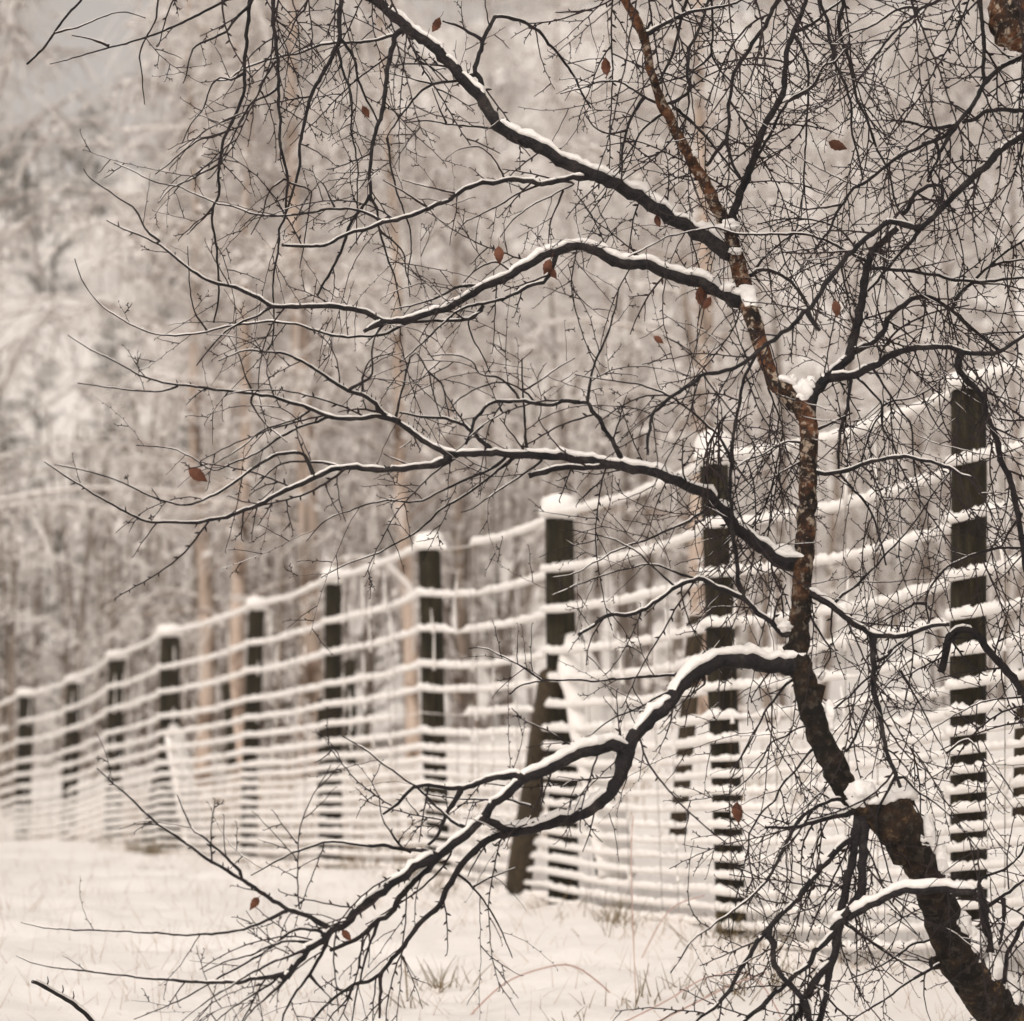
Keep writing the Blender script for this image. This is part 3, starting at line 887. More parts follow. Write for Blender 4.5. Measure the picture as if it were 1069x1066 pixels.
def rough(pts, rad, amp, seed):
    for i in range(1, len(pts) - 1):
        v = Vector((noise.noise(Vector((i * 0.37, seed, 0))), noise.noise(Vector((i * 0.37, seed, 5))), noise.noise(Vector((i * 0.37, seed, 9)))))
        pts[i] = pts[i] + v * rad[i] * amp
        rad[i] *= 1 + 0.14 * noise.noise(Vector((i * 0.8, seed, 2)))


def kink(pts, rad, seed):
    """the small angular zigzag of birch shoots, from bud to bud"""
    rng = random.Random(seed * 7 + 1)
    k, side = 3, 1
    while k < len(pts) - 3:
        m = rng.randint(2, 4)
        d = (pts[k + 1] - pts[k - 1]).normalized()
        e = d.cross(FW)
        amp = min(0.0035, 0.0012 + rad[k] * 0.35) * rng.uniform(0.1, 0.8) * side
        pts[k] = pts[k] + e * amp
        rad[k] *= 1.12
        side = -side
        k += m


# trunk with the broken stump at the bend
pts, rad = build_line([at(*p) for p in tr3], [t[2] * 0.5 * PXM for t in TRUNK], 0.012)
rough(pts, rad, 0.35, 1)
mb = MB()
mb.tube(pts, rad, 18)
k0 = len(mb.v)
sp = [at(952, 895, trunk_depth(890)), at(946, 878, trunk_depth(880)), at(941, 862, trunk_depth(865)), at(936, 848, trunk_depth(850)), at(932, 838, trunk_depth(840))]
mb.tube(sp, [20 * PXM, 22 * PXM, 23 * PXM, 21.5 * PXM, 19 * PXM], 22)
for q in range(22):                                       # splintered rim
    mb.v[k0 + 4 * 22 + q] += Z * (0.022 * noise.noise(Vector((q * 0.9, 4, 0))) + (0.012 if q % 3 else -0.012)) + RX * (0.018 if 3 < q < 9 else 0)
for q in range(22 * 5):
    v = mb.v[k0 + q]
    mb.v[k0 + q] = v + Vector((noise.noise(v * 28), noise.noise(v * 28 + Vector((9, 0, 0))), 0)) * 0.007
for (x, y, x2, y2, wv) in ((840, 588, 829, 590, 17), (822, 672, 836, 690, 17), (858, 715, 852, 735, 11), (972, 1006, 985, 1004, 16), (843, 635, 837, 640, 18)):
    sp, sr = build_line([at(x, y, trunk_depth(y) - 0.01), at(x2, y2, trunk_depth(y2))], [wv * 0.5 * PXM * 0.8, wv * 0.5 * PXM], 0.01)
    mb.tube(sp, sr, 10)
trunk = mb.build('trunk', M_BARK, tree)
sb = MB()
snow_strip(sb, pts[:], rad, 0.85, 3, n=10)
for k, (x, y, dx, wx, hz_) in enumerate([(839, 409, 0, 13, 12), (845, 402, 0, 8, 9), (826, 398, 0.0, 6, 7), (815, 577, 0.01, 13, 8), (818, 654, -0.01, 9, 6), (829, 582, 0.0, 6, 5), (897, 829, -0.02, 15, 13), (908, 832, 0, 20, 8),
                                       (936, 829, 0, 21, 7), (944, 826, 0.0, 12, 6), (880, 801, 0.0, 7, 16), (866, 748, 0.0, 6, 14), (853, 704, 0.0, 8, 6), (968, 873, 0, 10, 20), (980, 895, 0, 9, 16), (1000, 965, 0, 13, 12),
                                       (1015, 985, 0, 14, 15), (1035, 1012, 0, 13, 16), (760, 236, -0.01, 14, 7), (768, 262, -0.02, 8, 4), (928, 831, 0.01, 10, 6), (760, 300, -0.02, 8, 4), (724, 161, 0, 6, 4), (1056, 1040, 0.0, 12, 16), (1010, 975, 0, 9, 10)]):
    c = at(x, y, trunk_depth(y) + dx)
    sb.blob(c, wx * PXM, min(wx, 13) * PXM * 0.9, hz_ * PXM, k, 18, 12, 0.5)
cc, cr = build_line([at(902, 838, trunk_depth(838) - 0.01), at(915, 836, trunk_depth(838) - 0.015), at(930, 833, trunk_depth(838) - 0.015), at(945, 829, trunk_depth(838) - 0.01), at(953, 831, trunk_depth(838))], [0.010, 0.013, 0.014, 0.013, 0.007], 0.006)
cr = [r_ * (1 + 0.35 * noise.noise(Vector((k * 0.45, 3, 0)))) for k, r_ in enumerate(cr)]
sb.tube(cc, cr, 12, True, ([r_ * 2.0 for r_ in cr], [r_ * 0.95 for r_ in cr]))
sb.build('snow', M_SNOWTREE, trunk)

pts, rad = build_line([at(*p) for p in st3], [t[2] * 0.5 * PXM for t in STEM2], 0.03)
mb = MB()
mb.tube(pts, rad, 16)
stem = mb.build('stem', M_BARK, tree)
# the knobbly stub that hangs into the corner of the picture
pts, rad = build_line([at(1100, 5, 6.57), at(1078, -4, 6.5), (at(1062, 6, 6.46)), at(1056, 26, 6.44), at(1060, 48, 6.44)],
                      [22 * PXM, 26 * PXM, 27 * PXM, 22 * PXM, 9 * PXM], 0.008)
rough(pts, rad, 0.7, 8)
mb = MB()
mb.tube(pts, rad, 14)
mb.build('branch_stub', M_BARK, stem)

# ---- branches (parts), shoots (sub-parts), everything finer as one part
fine, fine_snow = MB(), MB()


def grow(p, d, L, r, depth, rng, droop, maxdepth=2):
    """a zigzag shoot with buds; returns nothing, fills the 'fine' mesh"""
    n = max(4, int(L / 0.017))
    pts, rad = [p.copy()], [r]
    dd = d.normalized()
    side = rng.choice([-1, 1])
    perp = dd.cross(FW)
    if perp.length < 0.05:
        perp = dd.orthogonal()
    perp.normalize()
    curl = rng.gauss(0, 1.1)
    kids = []
    for i in range(n):
        side = -side
        dd = (dd + perp * (side * rng.uniform(0.04, 0.20)) + Vector((rng.gauss(0, 0.03), rng.gauss(0, 0.03), -droop * (L / n) * 5 + rng.gauss(0, 0.025))) + perp * curl * (L / n) * 2.5).normalized()
        pts.append(pts[-1] + dd * (L / n))
        rad.append(r * (1 - 0.5 * (i + 1) / n))
        if depth < maxdepth and 0 < i < n - 1 and rng.random() < (0.20 if depth == 0 else 0.12):
            kids.append((pts[-1].copy(), dd.copy(), side, i / n))
        if rng.random() < 0.55:                               # bud
            bd = (dd * 0.7 + perp * side * 0.8).normalized()
            rb = max(rad[-1] * 1.25, 0.0012)
            fine.tube([pts[-1], pts[-1] + bd * rb * 2.2, pts[-1] + bd * rb * 4.2], [rb * 0.8, rb, rb * 0.2], 4, False)
    fine.tube(pts, rad, 4, False)
    if rng.random() < 0.22:
        snow_strip(fine_snow, pts, rad, 0.8, rng.random() * 50, patch=0.5, n=5)
    for (q, e, s, t) in kids:
        ang = rng.uniform(0.45, 1.0)
        ndir = e * math.cos(ang) + perp * (s * math.sin(ang)) + FW * rng.gauss(0, 0.35)
        grow(q, ndir, L * rng.uniform(0.22, 0.6) * (1 - 0.5 * t), max(r * 0.68, 0.0015), depth + 1, rng, droop * 1.2, maxdepth)


parts = {}
shoots_n = 0
made = {}
order = sorted(range(len(BR)), key=lambda i: -BR[i]['L'] * (BR[i]['w0'] + BR[i]['w1']))
shoot_ids = [i for i in order if BR[i]['w0'] < 5.0][:100]
for i, b in enumerate(BR):
    b['role'] = 'branch' if b['w0'] >= 5.0 else ('twig' if i in shoot_ids else 'fine')


def owner(i):
    p = BR[i]['parent']
    while p >= 0 and BR[p]['role'] != 'branch':
        p = BR[p]['parent']
    return trunk if p == -1 else (stem if p == -2 else made[p])


for i, b in enumerate(BR):
    p3 = [at(*p) for p in b['p3']]
    acc = [0]
    for k in range(1, len(p3)):
        acc.append(acc[-1] + (p3[k] - p3[k - 1]).length)
    ws = [(b['w0'] + (b['w1'] - b['w0']) * (a / acc[-1]) ** 0.85) * 0.49 * PXM for a in acc]
    pts, rad = build_line(p3, ws, 0.012)
    rough(pts, rad, 0.36 if b['w0'] > 6 else 0.9, i * 1.37)
    kink(pts, rad, i)
    for k in range(min(4, len(rad))):                          # collar at the fork
        rad[k] *= 1.38 - 0.095 * k
    b['pts'], b['rad'] = pts, rad
    if b['role'] == 'branch':
        mb = MB()
        mb.tube(pts, rad, 10 if b['w0'] > 8 else 7)
        rr = random.Random(i)
        for k in range(3, len(pts) - 2):                       # spur nubs
            if rr.random() < 0.10:
                d = (pts[k + 1] - pts[k]).normalized()
                e = (d.cross(FW) * rr.choice([-1, 1]) + d * 0.6 + FW * rr.gauss(0, .4)).normalized()
                mb.tube([pts[k], pts[k] + e * (rad[k] + 0.004), pts[k] + e * (rad[k] + rr.uniform(0.006, 0.012))], [0.0022, 0.0018, 0.0006], 4)
        o = mb.build('branch', M_TWIG, tree)
        made[i] = o
        sb = MB()
        snow_strip(sb, pts, rad, b['snow'], i + 0.5, n=9)
        if sb.v:
            sb.build('snow', M_SNOWTREE, o)
    elif b['role'] == 'twig':
        mb = MB()
        mb.tube(pts, rad, 6)
        o = mb.build('twig', M_TWIG, owner(i))
        snow_strip(fine_snow, pts, rad, b['snow'], i + 0.5, patch=0.4 if b['snow'] < 1.3 else 0, n=6)
    else:
        fine.tube(pts, rad, 5)
        snow_strip(fine_snow, pts, rad, b['snow'], i + 0.5, patch=0.4 if b['snow'] < 1.3 else 0, n=6)

# procedural side shoots along every traced branch
GR = random.Random(77)
for i, b in enumerate(BR):
    if b['dens'] <= 0:
        continue
    pts, rad = b['pts'], b['rad']
    acc = 0
    nxt = GR.uniform(0.02, 0.07)
    side = 1
    for k in range(2, len(pts) - 1):
        acc += (pts[k] - pts[k - 1]).length
        if acc < nxt:
            continue
        px, py, dd = project(pts[k])
        if px < -60 or px > 1130 or py < -60 or py > 1130:
            continue
        right = smoothstep(560, 800, px)
        dens = b['dens'] * (0.55 + 1.15 * right * (1 - 0.25 * smoothstep(450, 700, py)))
        if py > 850 and px < 480:
            dens *= 1.15
        if 230 < px < 440 and 10 < py < 260:
            dens *= 1.0
        dens *= 1 - 0.6 * smoothstep(230, 90, px)
        acc = 0
        nxt = GR.uniform(0.035, 0.085) / max(dens, 0.1)
        side = -side
        d = (pts[k + 1] - pts[k]).normalized()
        perp = d.cross(FW).normalized()
        a = GR.uniform(0.5, 1.1)
        v = d * math.cos(a) + perp * (side * math.sin(a)) + FW * GR.gauss(0, 0.45)
        hang = GR.random() < 0.30 and rad[k] > 0.004
        if hang:
            v = v * 0.5 + Vector((0, 0, -0.8))
        if (px < 130 and py < 330) or (py < 0 and px < 290):
            continue
        L = (1 - 0.45 * smoothstep(260, 120, px)) * GR.choice([GR.uniform(0.05, 0.16), GR.uniform(0.1, 0.34)]) * (1.0 if rad[k] < 0.006 else 1.15)
        grow(pts[k], v, L, min(rad[k] * 0.6, GR.uniform(0.0020, 0.0031)), 0, GR, 0.25 if not hang else 0.6)

# long thin weeping shoots hanging from the crown above the frame
for k in range(32):
    px = GR.choice([GR.uniform(190, 470), GR.uniform(600, 1069), GR.uniform(640, 1069)])
    p = at(px, -30 - GR.uniform(0, 25), 6.5 + GR.uniform(-0.35, 0.55))
    grow(p, Vector((GR.gauss(0, 0.25), GR.gauss(0, 0.1), -1)), GR.uniform(0.22, 0.62), GR.uniform(0.0023, 0.0036), 0, GR, 0.3)
for k in range(120):
    px, py = (GR.uniform(690, 1069), GR.uniform(100, 470)) if k < 75 else (GR.uniform(780, 1069), GR.uniform(470, 900))
    best = min((s for s in skeleton if s[3] >= 0), key=lambda s: (s[0] - px) ** 2 + (s[1] - py) ** 2)
    grow(at(best[0], best[1], best[2]), Vector((GR.gauss(0, 0.35), GR.gauss(0, 0.2), -0.9)), GR.uniform(0.15, 0.5), GR.uniform(0.0017, 0.0026), 0, GR, 0.4)

ft = fine.build('fine_twigs', M_FINE, tree)
tag(ft, None, None, None, 'stuff')
fs = fine_snow.build('twig_snow', M_SNOWTREE, tree)
tag(fs, None, None, None, 'stuff')


def leaf(px, py, d, size, rot, seed):
    """a curled dead leaf: a toothed, cupped blade with a stalk"""
    rng = random.Random(seed)
    mb = MB()
    n = 9
    c = at(px, py, d)
    ax = (RX * math.sin(rot) - UP * math.cos(rot)).normalized()
    bx = ax.cross(FW).normalized()
    fold = rng.uniform(0.3, 0.9)
    for face in (0, 1):
        for i in range(n + 1):
            t = i / n
            wd = size * 0.28 * math.sin(math.pi * min(1, t * 1.02 + 0.02)) ** 0.8 * (1.15 - 0.5 * t) * (1 + 0.07 * (-1) ** i)
            for j in (-1, -0.5, 0, 0.5, 1):
                mb.v.append(c + ax * (size * (t - 0.5)) + bx * (wd * j) + FW * (abs(j) * wd * fold + math.sin(t * 3) * size * 0.35 * math.cos(seed) + face * 0.0006))
    for face in (0, 1):
        o = face * (n + 1) * 5
        for i in range(n):
            for j in range(4):
                q = (o + i * 5 + j, o + i * 5 + j + 1, o + (i + 1) * 5 + j + 1, o + (i + 1) * 5 + j)
                mb.f.append(q if face else tuple(reversed(q)))
    s0 = c - ax * size * 0.5
    mb.tube([s0, s0 - ax * size * 0.25 + bx * size * 0.05, s0 - ax * size * 0.45], [0.0008, 0.0007, 0.0007], 4)
    return mb.build('dead_leaf', M_LEAF, tree)


for k, (x, y, s, r) in enumerate([(633, 70, 20, 0.1), (382, 117, 15, 0.5), (875, 152, 22, 1.2), (521, 267, 20, 0.05), (571, 279, 18, -0.4), (577, 285, 16, 0.6), (687, 231, 14, 0.3), (733, 311, 24, 0.2), (738, 317, 16, -0.5), (873, 323, 18, 0.1),
                                  (207, 496, 24, 0.95), (770, 849, 22, 0.1), (265, 944, 15, -0.6), (455, 26, 18, -0.5), (362, 977, 14, 0.7), (688, 355, 12, 0.9)]):
    best = min(skeleton, key=lambda q: (q[0] - x) ** 2 + (q[1] - y) ** 2)
    leaf(x, y, best[2] - 0.012, s * PXM, r, k)

# a snowy twig poking out of the snow in the near left corner
mb = MB()
pp = [(34, 1025), (44, 1029), (54, 1035), (66, 1042), (78, 1049), (96, 1066), (120, 1095), (135, 1125)]
pts, rad = build_line([at(x, y, 6.7 + k * 0.03) for k, (x, y) in enumerate(pp)], [2.0 * PXM, 2.2 * PXM, 2 * PXM, 2.2 * PXM, 2.4 * PXM, 2.6 * PXM, 2.8 * PXM, 3 * PXM], 0.012)
gz = ground_z(pts[-1].x, pts[-1].y)
pts.append(Vector((pts[-1].x + 0.08, pts[-1].y + 0.02, gz - 0.05)))
rad.append(rad[-1])
rough(pts, rad, 0.7, 77)
mb.tube(pts, rad, 6)
for k in (4, 9, 13):
    mb.tube([pts[k], pts[k] + Vector((0.006, 0, 0.014)), pts[k] + Vector((0.004, 0, 0.026))], [0.0025, 0.002, 0.001], 4)
o = mb.build('snowy_twig', M_TWIG)
tag(o, 'short dark bare twig sticking up from the snow in the near left corner', 'twig')
sb = MB()
snow_strip(sb, pts, rad, 1.8, 4.4)
sb.build('snow', M_SNOWTREE, o)

# ------------------------------------------------------------------ plants in the snow
def stalk(mb, p, L, r, rng, lean=0.3, n=5):
    d = Vector((rng.gauss(0, lean), rng.gauss(0, lean), 1)).normalized()
    pts = [p - Z * 0.02]
    b = Vector((rng.gauss(0, 0.25), rng.gauss(0, 0.25), -0.25))
    for i in range(n):
        d = (d + b * (1.0 / n)).normalized()
        pts.append(pts[-1] + d * (L / n))
    mb.tube(pts, [r * (1 - 0.75 * i / n) for i in range(n + 1)], 3, False)


PR = random.Random(21)
g = MB()
for k in range(6500):
    y = 6.8 + 17 * PR.random() ** 1.3
    x = PR.uniform(-0.19, 0.19) * y
    if PR.random() < 0.5 and y < fence_y(max(-9, min(2.2, x))) - 1.5 and noise.noise(Vector((x * 1.2, y * 0.7, 4))) < 0.05:
        continue
    stalk(g, Vector((x, y, ground_z(x, y))), PR.uniform(0.02, 0.15), PR.uniform(0.0008, 0.0017), PR, 0.55, 4)
o = g.build('dry_grass', M_GRASS)
tag(o, 'pale dry grass stalks showing through the snow', None, None, 'stuff')
g = MB()
for (px, py, d, n, hh) in [(163, 905, 19.5, 26, 0.13), (158, 915, 19.4, 14, 0.10), (163, 933, 18.2, 10, 0.07), (172, 963, 16, 8, 0.06), (150, 962, 16, 8, 0.06), (640, 945, 11.0, 14, 0.10), (432, 872, 14.2, 18, 0.10), (556, 946, 12.4, 16, 0.06), (570, 948, 12.3, 16, 0.06),
                        (455, 1008, 9.3, 10, 0.07), (466, 1010, 9.3, 8, 0.09), (430, 1015, 9.1, 6, 0.10), (757, 955, 10.1, 16, 0.12), (818, 1050, 8.6, 14, 0.10), (803, 940, 9.9, 10, 0.10), (763, 1058, 8.5, 10, 0.12), (112, 900, 22, 12, 0.1), (710, 1045, 8.7, 8, 0.09),
                        (600, 1050, 8.4, 6, 0.06), (662, 1048, 8.6, 12, 0.08), (135, 890, 21, 14, 0.12), (20, 905, 24, 12, 0.12), (250, 915, 17.6, 8, 0.08), (345, 915, 16, 8, 0.08), (1000, 915, 8.8, 12, 0.1), (1030, 920, 8.7, 12, 0.1)]:
    c = at(px, py, d)
    for k in range(int(n * 1.8)):
        x, y = c.x + PR.gauss(0, 0.045), c.y + PR.gauss(0, 0.08)
        stalk(g, Vector((x, y, ground_z(x, y))), hh * PR.uniform(0.6, 1.6), PR.uniform(0.0016, 0.0036), PR, 0.45, 5)
for i in range(1, len(TOPS) - 1):
    for q in range(9):
        c = BASES[i].lerp(BASES[i + 1], PR.random()) + dirs[i] * PR.uniform(-0.05, 0.45)
        sz = PR.uniform(0.04, 0.14)
        for k in range(PR.randint(3, 14)):
            x, y = c.x + PR.gauss(0, 0.05), c.y + PR.gauss(0, 0.08)
            stalk(g, Vector((x, y, ground_z(x, y))), sz * PR.uniform(0.6, 1.7), PR.uniform(0.0014, 0.003), PR, 0.5, 5)
o = g.build('grass_clumps', M_TUFT)
tag(o, 'brown grass clumps sticking out of the snow along the fence', None, None, 'stuff')


g = MB()
for k in range(1500):
    i = PR.randrange(4, len(TOPS) - 1)
    t = PR.random()
    q = TOPS[i].lerp(TOPS[i + 1], t) - dirs[i] * (0.15 + 2.4 * PR.random() ** 1.5)
    if noise.noise(Vector((q.x * 1.6, q.y * 0.5, 11))) < -0.12:
        continue
    gz = ground_z(q.x, q.y)
    stalk(g, Vector((q.x, q.y, gz)), PR.uniform(0.15, 0.62), PR.uniform(0.0018, 0.0045), PR, 0.3, 5)
o = g.build('undergrowth', M_UNDER)
tag(o, 'brown dead undergrowth standing behind the netting', None, None, 'stuff')


def bramble(pp, d0, d1, r, label, m=M_BRAMBLE):
    p3 = [at(x, y, d0 + (d1 - d0) * k / (len(pp) - 1)) for k, (x, y) in enumerate(pp)]
    for e in (0, -1):
        if True:
            q = p3[e]
            if e == 0 or q.z - ground_z(q.x, q.y) < 0.12:
                q.z = ground_z(q.x, q.y) - 0.02
    pts, rad = build_line(p3, [r] * len(p3), 0.03)
    mb = MB()
    mb.tube(pts, rad, 5)
    rng = random.Random(len(pp) + int(d0 * 100))
    for k in range(2, len(pts) - 1, 2):
        e = Vector((rng.gauss(0, 1), rng.gauss(0, 1), rng.gauss(0, 1))).normalized()
        mb.tube([pts[k], pts[k] + e * (r * 3)], [r * 0.6, r * 0.1], 3, False)
    o = mb.build('bramble_stem', m)
    return tag(o, label, 'bramble stem', 'bramble stems arching over the snow')


bramble([(485, 1057), (526, 1027), (570, 1010), (600, 1009), (630, 1030), (640, 1048)], 8.6, 8.8, 0.0026, 'pale pink bramble stem making a full low arch over the snow below the snowy brace')
bramble([(664, 1054), (662, 1000), (660, 940), (659, 890), (661, 852)], 8.7, 8.8, 0.0018, 'straight upright pale stalk standing in the snow between the low limb and trunk')
bramble([(668, 1000), (690, 962), (708, 944), (735, 935)], 9.6, 9.3, 0.0022, 'thin pale bramble stem sloping up towards the foot of the leaning post')
bramble([(640, 1078), (700, 1060), (760, 1030), (800, 1015)], 8.2, 7.9, 0.0024, 'pale bramble stem slanting across the snow under the hanging birch branches')
bramble([(620, 1075), (690, 1048), (740, 1020), (790, 1022), (830, 1050)], 8.3, 8.0, 0.0022, 'pale bramble stem bowed in a flat arch behind the hanging birch branches')
bramble([(426, 1020), (423, 1008), (420, 998)], 9.2, 9.2, 0.0028, 'short brown stalk leaning in the snow beside the drooping low limb', M_TUFT)

# ------------------------------------------------------------------ woodland behind
M_BGBARK = noise_mat('pale_birch_bark', 3.0, [(0.38, (0.12, 0.075, 0.05)), (0.47, (0.47, 0.37, 0.30)), (0.7, (0.68, 0.57, 0.49))], 0.9, stretch=(1, 1, 0.45))
M_DULLBARK = noise_mat('dull_birch_bark', 3.0, [(0.38, (0.20, 0.155, 0.13)), (0.5, (0.36, 0.30, 0.26)), (0.7, (0.48, 0.42, 0.37))], 0.9, stretch=(1, 1, 0.45))
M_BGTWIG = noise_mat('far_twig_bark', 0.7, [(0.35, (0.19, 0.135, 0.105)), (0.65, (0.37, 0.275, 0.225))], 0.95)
M_BGSNOW = noise_mat('far_twig_snow', 1.0, [(0.3, (0.78, 0.74, 0.71)), (0.7, (0.86, 0.82, 0.79))], 0.95)
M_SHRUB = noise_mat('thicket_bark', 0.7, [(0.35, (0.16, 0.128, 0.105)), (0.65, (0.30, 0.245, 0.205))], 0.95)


def wood_tree(name, seed, H, r0, nl, nt, low=0.18, weep=1.0, snowy=0.55, twig=M_BGTWIG, stems=1, trunk_m=None, clumps=1700, thick=1.0):
    rng = random.Random(seed)
    root = empty(name, (0, 0, 0))
    tb, cb, sb = MB(), MB(), MB()
    spine = []
    for s in range(stems):
        base = Vector((rng.gauss(0, 0.25), rng.gauss(0, 0.25), -0.4)) if stems > 1 else Vector((0, 0, -0.4))
        lean = Vector((rng.gauss(0, 0.035), rng.gauss(0, 0.035), 0)) * (4 if stems > 1 else 1)
        pts, rad = [], []
        for i in range(16):
            t = i / 15
            pts.append(base + Vector((0, 0, (H + 0.4) * t)) + lean * H * t + Vector((noise.noise(Vector((seed, t * 2.5, s))), noise.noise(Vector((seed, t * 2.5, 9 + s))), 0)) * 0.028 * H)
            rad.append(r0 * (1 - t) ** 0.8 + 0.012)
        tb.tube(pts, rad, 8)
        spine.append((pts, rad))
    for k in range(nl):
        pts, rad = spine[k % stems]
        t = low + (0.97 - low) * (k / nl) ** 0.9
        f_ = t * 15
        i = min(14, int(f_))
        p = pts[i].lerp(pts[i + 1], f_ - i)
        az = k * 2.399 + rng.gauss(0, 0.5)
        ll = H * (0.30 - 0.22 * t) * rng.uniform(0.7, 1.25)
        d = Vector((math.cos(az), math.sin(az), rng.uniform(0.3, 1.1))).normalized()
        lp = [p]
        for q in range(7):
            d = (d + Vector((rng.gauss(0, 0.08), rng.gauss(0, 0.08), -0.10 * weep))).normalized()
            lp.append(lp[-1] + d * ll / 7)
        r1 = max(0.012, r0 * 0.26 * (1 - t))
        cb.tube(lp, [r1 * (1 - 0.8 * q / 7) + 0.003 for q in range(8)], 4, False)
        if rng.random() < 0.8:
            sb.tube([q + Z * (r1 * 0.9) for q in lp], [r1 * 1.0] * 8, 4, False)
        for q in range(nt):
            u = rng.uniform(0.25, 1.0) * 7
            j = min(6, int(u))
            s0 = lp[j].lerp(lp[j + 1], u - j)
            e = Vector((rng.gauss(0, 1), rng.gauss(0, 1), rng.gauss(-0.1, 0.6))).normalized()
            tl = rng.uniform(0.35, 1.1) * H * 0.085
            tp = [s0]
            for z_ in range(4):
                e = (e + Vector((rng.gauss(0, 0.12), rng.gauss(0, 0.12), -0.30 * weep))).normalized()
                tp.append(tp[-1] + e * tl / 4)
            rr = rng.uniform(0.0035, 0.007) * H / 11 * thick
            cb.tube(tp, [rr, rr * 0.9, rr * 0.8, rr * 0.7, rr * 0.4], 3, False)
            if rng.random() < snowy:
                sb.tube([v + Z * rr * 1.5 for v in tp], [rr * 1.5] * 5, 3, False)
    for q in range(int(clumps)):
        j = rng.randrange(0, len(cb.v))
        c = cb.v[j]
        a_ = rng.uniform(0.02, 0.055) * (H / 11) ** 0.5
        k_ = len(sb.v)
        e = Vector((rng.gauss(0, 1), rng.gauss(0, 1), rng.gauss(0, 0.5))).normalized() * a_ * rng.uniform(1.0, 2.4)
        f2 = e.cross(Z).normalized() * a_
        sb.v += [c + e, c + f2, c - e, c - f2, c + Z * a_ * 0.9, c - Z * a_ * 0.4]
        for x_, y_ in ((0, 1), (1, 2), (2, 3), (3, 0)):
            sb.f += [(k_ + x_, k_ + y_, k_ + 4), (k_ + y_, k_ + x_, k_ + 5)]
    tb.build('trunk', trunk_m or (M_BGBARK if stems == 1 else twig), root)
    cb.build('crown', twig, root)
    tag(sb.build('snow', M_BGSNOW, root), None, None, None, 'stuff')
    return root


def copy_thing(src, loc, rz, sc):
    c = src.copy()
    COL.objects.link(c)
    c.location = loc
    c.rotation_euler = (0, 0, rz)
    c.scale = (sc, sc, sc)
    for ch in src.children:
        k = ch.copy()
        COL.objects.link(k)
        k.parent = c
    return c


kinds = [wood_tree('woodland_birch', 101 + k, 11 + k, 0.11 + 0.006 * k, 44, 24, low=0.16 + 0.04 * k, snowy=0.85) for k in range(4)]
dark_kinds = [wood_tree('hillside_birch', 151 + k, 10 + 1.5 * k, 0.045 + 0.008 * k, 60, 24, low=0.03, snowy=0.9, stems=1, trunk_m=M_DULLBARK) for k in range(3)]
shrubs = [wood_tree('thicket_shrub', 201 + k, 3.2, 0.02, 26, 15, low=0.05, weep=0.35, snowy=0.9, twig=M_SHRUB, stems=6, clumps=1300) for k in range(3)]
used = {}


def plant(src, px, d, sc, rz, label, cat, group):
    x = (px - 534.5) * d / F_PX
    y = d
    loc = Vector((x, y, ground_z(x, y)))
    if src.name not in used:
        used[src.name] = 1
        src.location = loc
        src.rotation_euler = (0, 0, rz)
        src.scale = (sc, sc, sc)
        o = src
    else:
        o = copy_thing(src, loc, rz, sc)
    return tag(o, label, cat, group)


TRN = random.Random(31)
G_NEAR = 'pale birches just behind the fence'
for px, d, sc, k, lab in [
    (322, 28.5, 0.95, 0, 'thickest pale peach birch trunk rising just left of the fifth post from the right'),
    (254, 28.5, 0.66, 1, 'slender pale birch just left of the thick trunk, above the sixth post from the right'),
    (211, 29.5, 0.68, 2, 'slender pale birch with brown marks above the wide post with a snowy brace'),
    (432, 28, 0.58, 3, 'thin pale birch just left of the fourth post from the right'),
    (478, 31, 0.58, 0, 'thin straight birch midway between the two posts left of centre'),
    (741, 27, 0.78, 1, 'pale orange birch trunk rising behind the leaning post'),
]:
    plant(kinds[k], px, d, sc, TRN.uniform(0, 6.28), lab, 'tree', G_NEAR)
G_MID = 'birches of the woodland slope'
for k in range(17):
    px = -60 + 1190 * ((k * 0.618) % 1)
    d = 40 + 30 * ((k * 0.377 + 0.1) % 1)
    if px < 190 and d > 50:
        continue
    plant(dark_kinds[k % 3], px, d, TRN.uniform(0.75, 1.15), TRN.uniform(0, 6.28), 'blurred snowy birch among many on the slope behind the fence', 'tree', G_MID)
for k in range(13):
    px = -80 + 1230 * ((k * 0.618 + 0.3) % 1)
    d = 72 + 40 * ((k * 0.29 + 0.2) % 1)
    if px < 210:
        continue
    plant(dark_kinds[k % 3], px, d, TRN.uniform(0.85, 1.25), TRN.uniform(0, 6.28), 'faint far birch high on the snowy hillside', 'tree', 'far birches on the hillside')
G_SH = 'grey snowy shrubs behind the fence'
n_sh = 0
for k in range(46):
    u = (k * 0.618 + 0.05) % 1
    d = 17 + 40 * ((k * 0.4142) % 1) ** 0.8
    px = -60 + (700 if k % 4 == 0 else 1190) * u
    x = (px - 534.5) * d / F_PX
    if d < fence_y(max(-9, min(2.2, x))) + 7:
        continue
    if d < 25 and px > 330:
        continue
    sc = TRN.uniform(0.45, 0.75) if d < 27 else TRN.uniform(0.8, 1.5)
    plant(shrubs[k % 3], px, d, sc, TRN.uniform(0, 6.28), 'blurred grey brown snowy shrub in the thicket behind the fence', 'shrub', G_SH)
for k in range(16):
    u = (k * 0.618 + 0.2) % 1
    d = 30 + 9 * ((k * 0.377) % 1)
    plant(shrubs[k % 3], -60 + 470 * u ** 1.25, d, TRN.uniform(0.75, 1.3) * (1.2 - 0.35 * u), TRN.uniform(0, 6.28), 'blurred grey brown snowy shrub in the thicket behind the fence', 'shrub', G_SH)

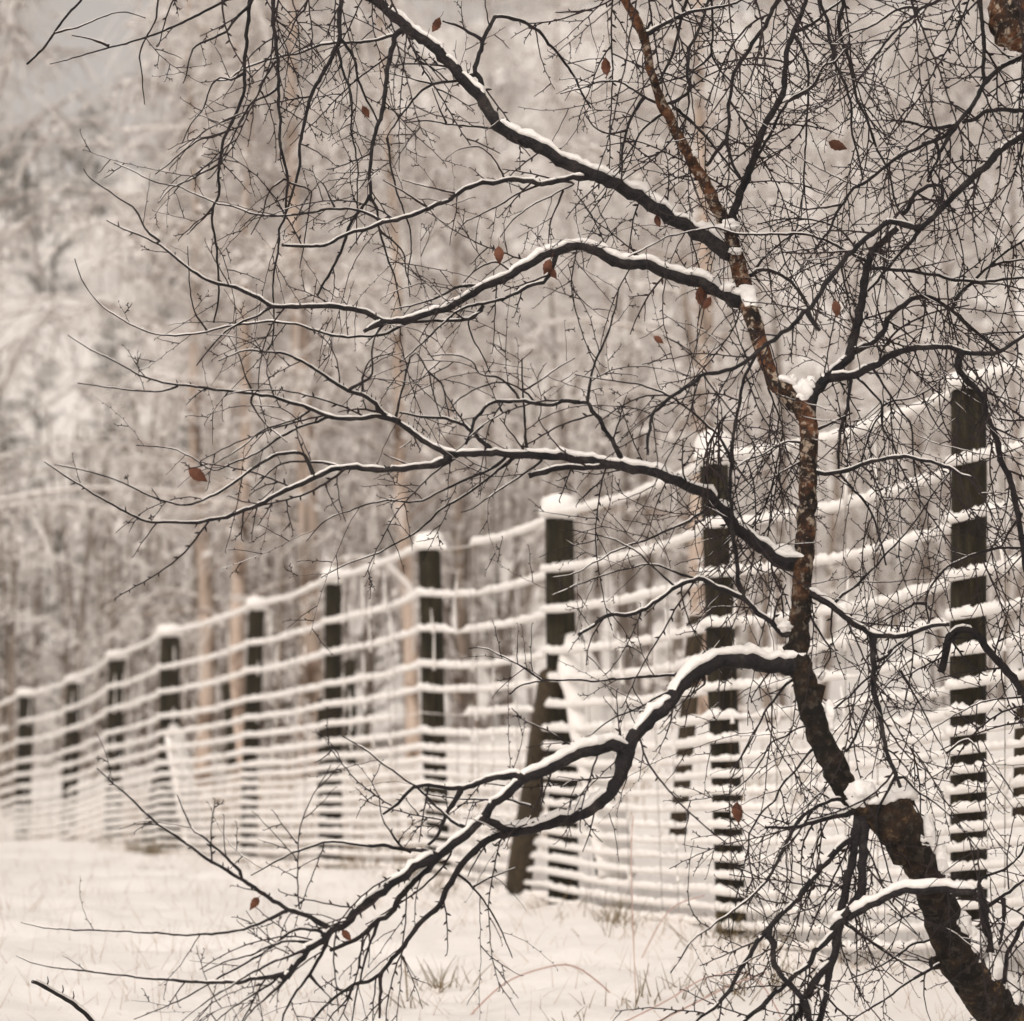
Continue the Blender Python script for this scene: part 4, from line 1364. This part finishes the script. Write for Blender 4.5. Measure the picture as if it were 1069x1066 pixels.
M_EVER = noise_mat('olive_evergreen', 0.7, [(0.35, (0.035, 0.038, 0.026)), (0.65, (0.085, 0.088, 0.062))], 0.95)
ever = wood_tree('evergreen_bush', 301, 6.5, 0.06, 60, 34, low=0.05, weep=0.5, snowy=0.1, twig=M_EVER, stems=3, clumps=160, thick=4.5)
for px, d, sc, lab in [(30, 66, 0.62, 'dusky olive evergreen bush low on the hillside at the left edge'), (95, 70, 0.55, 'dusky olive evergreen bush low on the hillside beside the reaching twig tips'),
                       (50, 88, 0.75, 'dusky evergreen bush halfway up the hillside near the left edge'), (150, 84, 0.8, 'dusky evergreen bush halfway up the hillside behind the leftmost hanging shoot'),
                       (15, 112, 0.8, 'dusky evergreen bush near the hilltop at the left edge'), (110, 118, 0.85, 'dusky evergreen bush near the hilltop right of the leftmost one'),
                       (185, 104, 0.9, 'dusky evergreen bush high on the hill behind the second hanging shoot'),
                       (130, 46, 0.5, 'low dark evergreen bush in the thicket behind the far fence posts'), (10, 40, 0.5, 'dark evergreen bush in the thicket at the left edge behind the farthest posts'), (235, 52, 0.6, 'dark evergreen bush in the thicket above the sixth post from the right')]:
    plant(ever, px, d, sc, TRN.uniform(0, 6.28), lab, 'bush', 'dusky evergreen bushes among the birches')

# ------------------------------------------------------------------ the misty winter air, one even box of it
HB = MB()
hx, hy0, hy1, hz0, hz1 = 150, -32, 152, -3, 75
for x in (-hx, hx):
    for y in (hy0, hy1):
        for z in (hz0, hz1):
            HB.v.append(Vector((x, y, z)))
HB.f += [(0, 1, 3, 2), (4, 6, 7, 5), (0, 4, 5, 1), (2, 3, 7, 6), (0, 2, 6, 4), (1, 5, 7, 3)]
hm = bpy.data.materials.new('winter_air')
hm.use_nodes = True
hn = hm.node_tree
hn.nodes.clear()
ho = hn.nodes.new('ShaderNodeOutputMaterial')
hv = hn.nodes.new('ShaderNodeVolumePrincipled')
hv.inputs['Color'].default_value = (0.95, 0.93, 0.91, 1)
hv.inputs['Density'].default_value = 0.0019
hv.inputs['Anisotropy'].default_value = 0.2
hn.links.new(hv.outputs[0], ho.inputs['Volume'])
hz = HB.build('haze', hm, None, False)
tag(hz, 'thin pale winter haze over the whole slope', None, None, 'stuff')
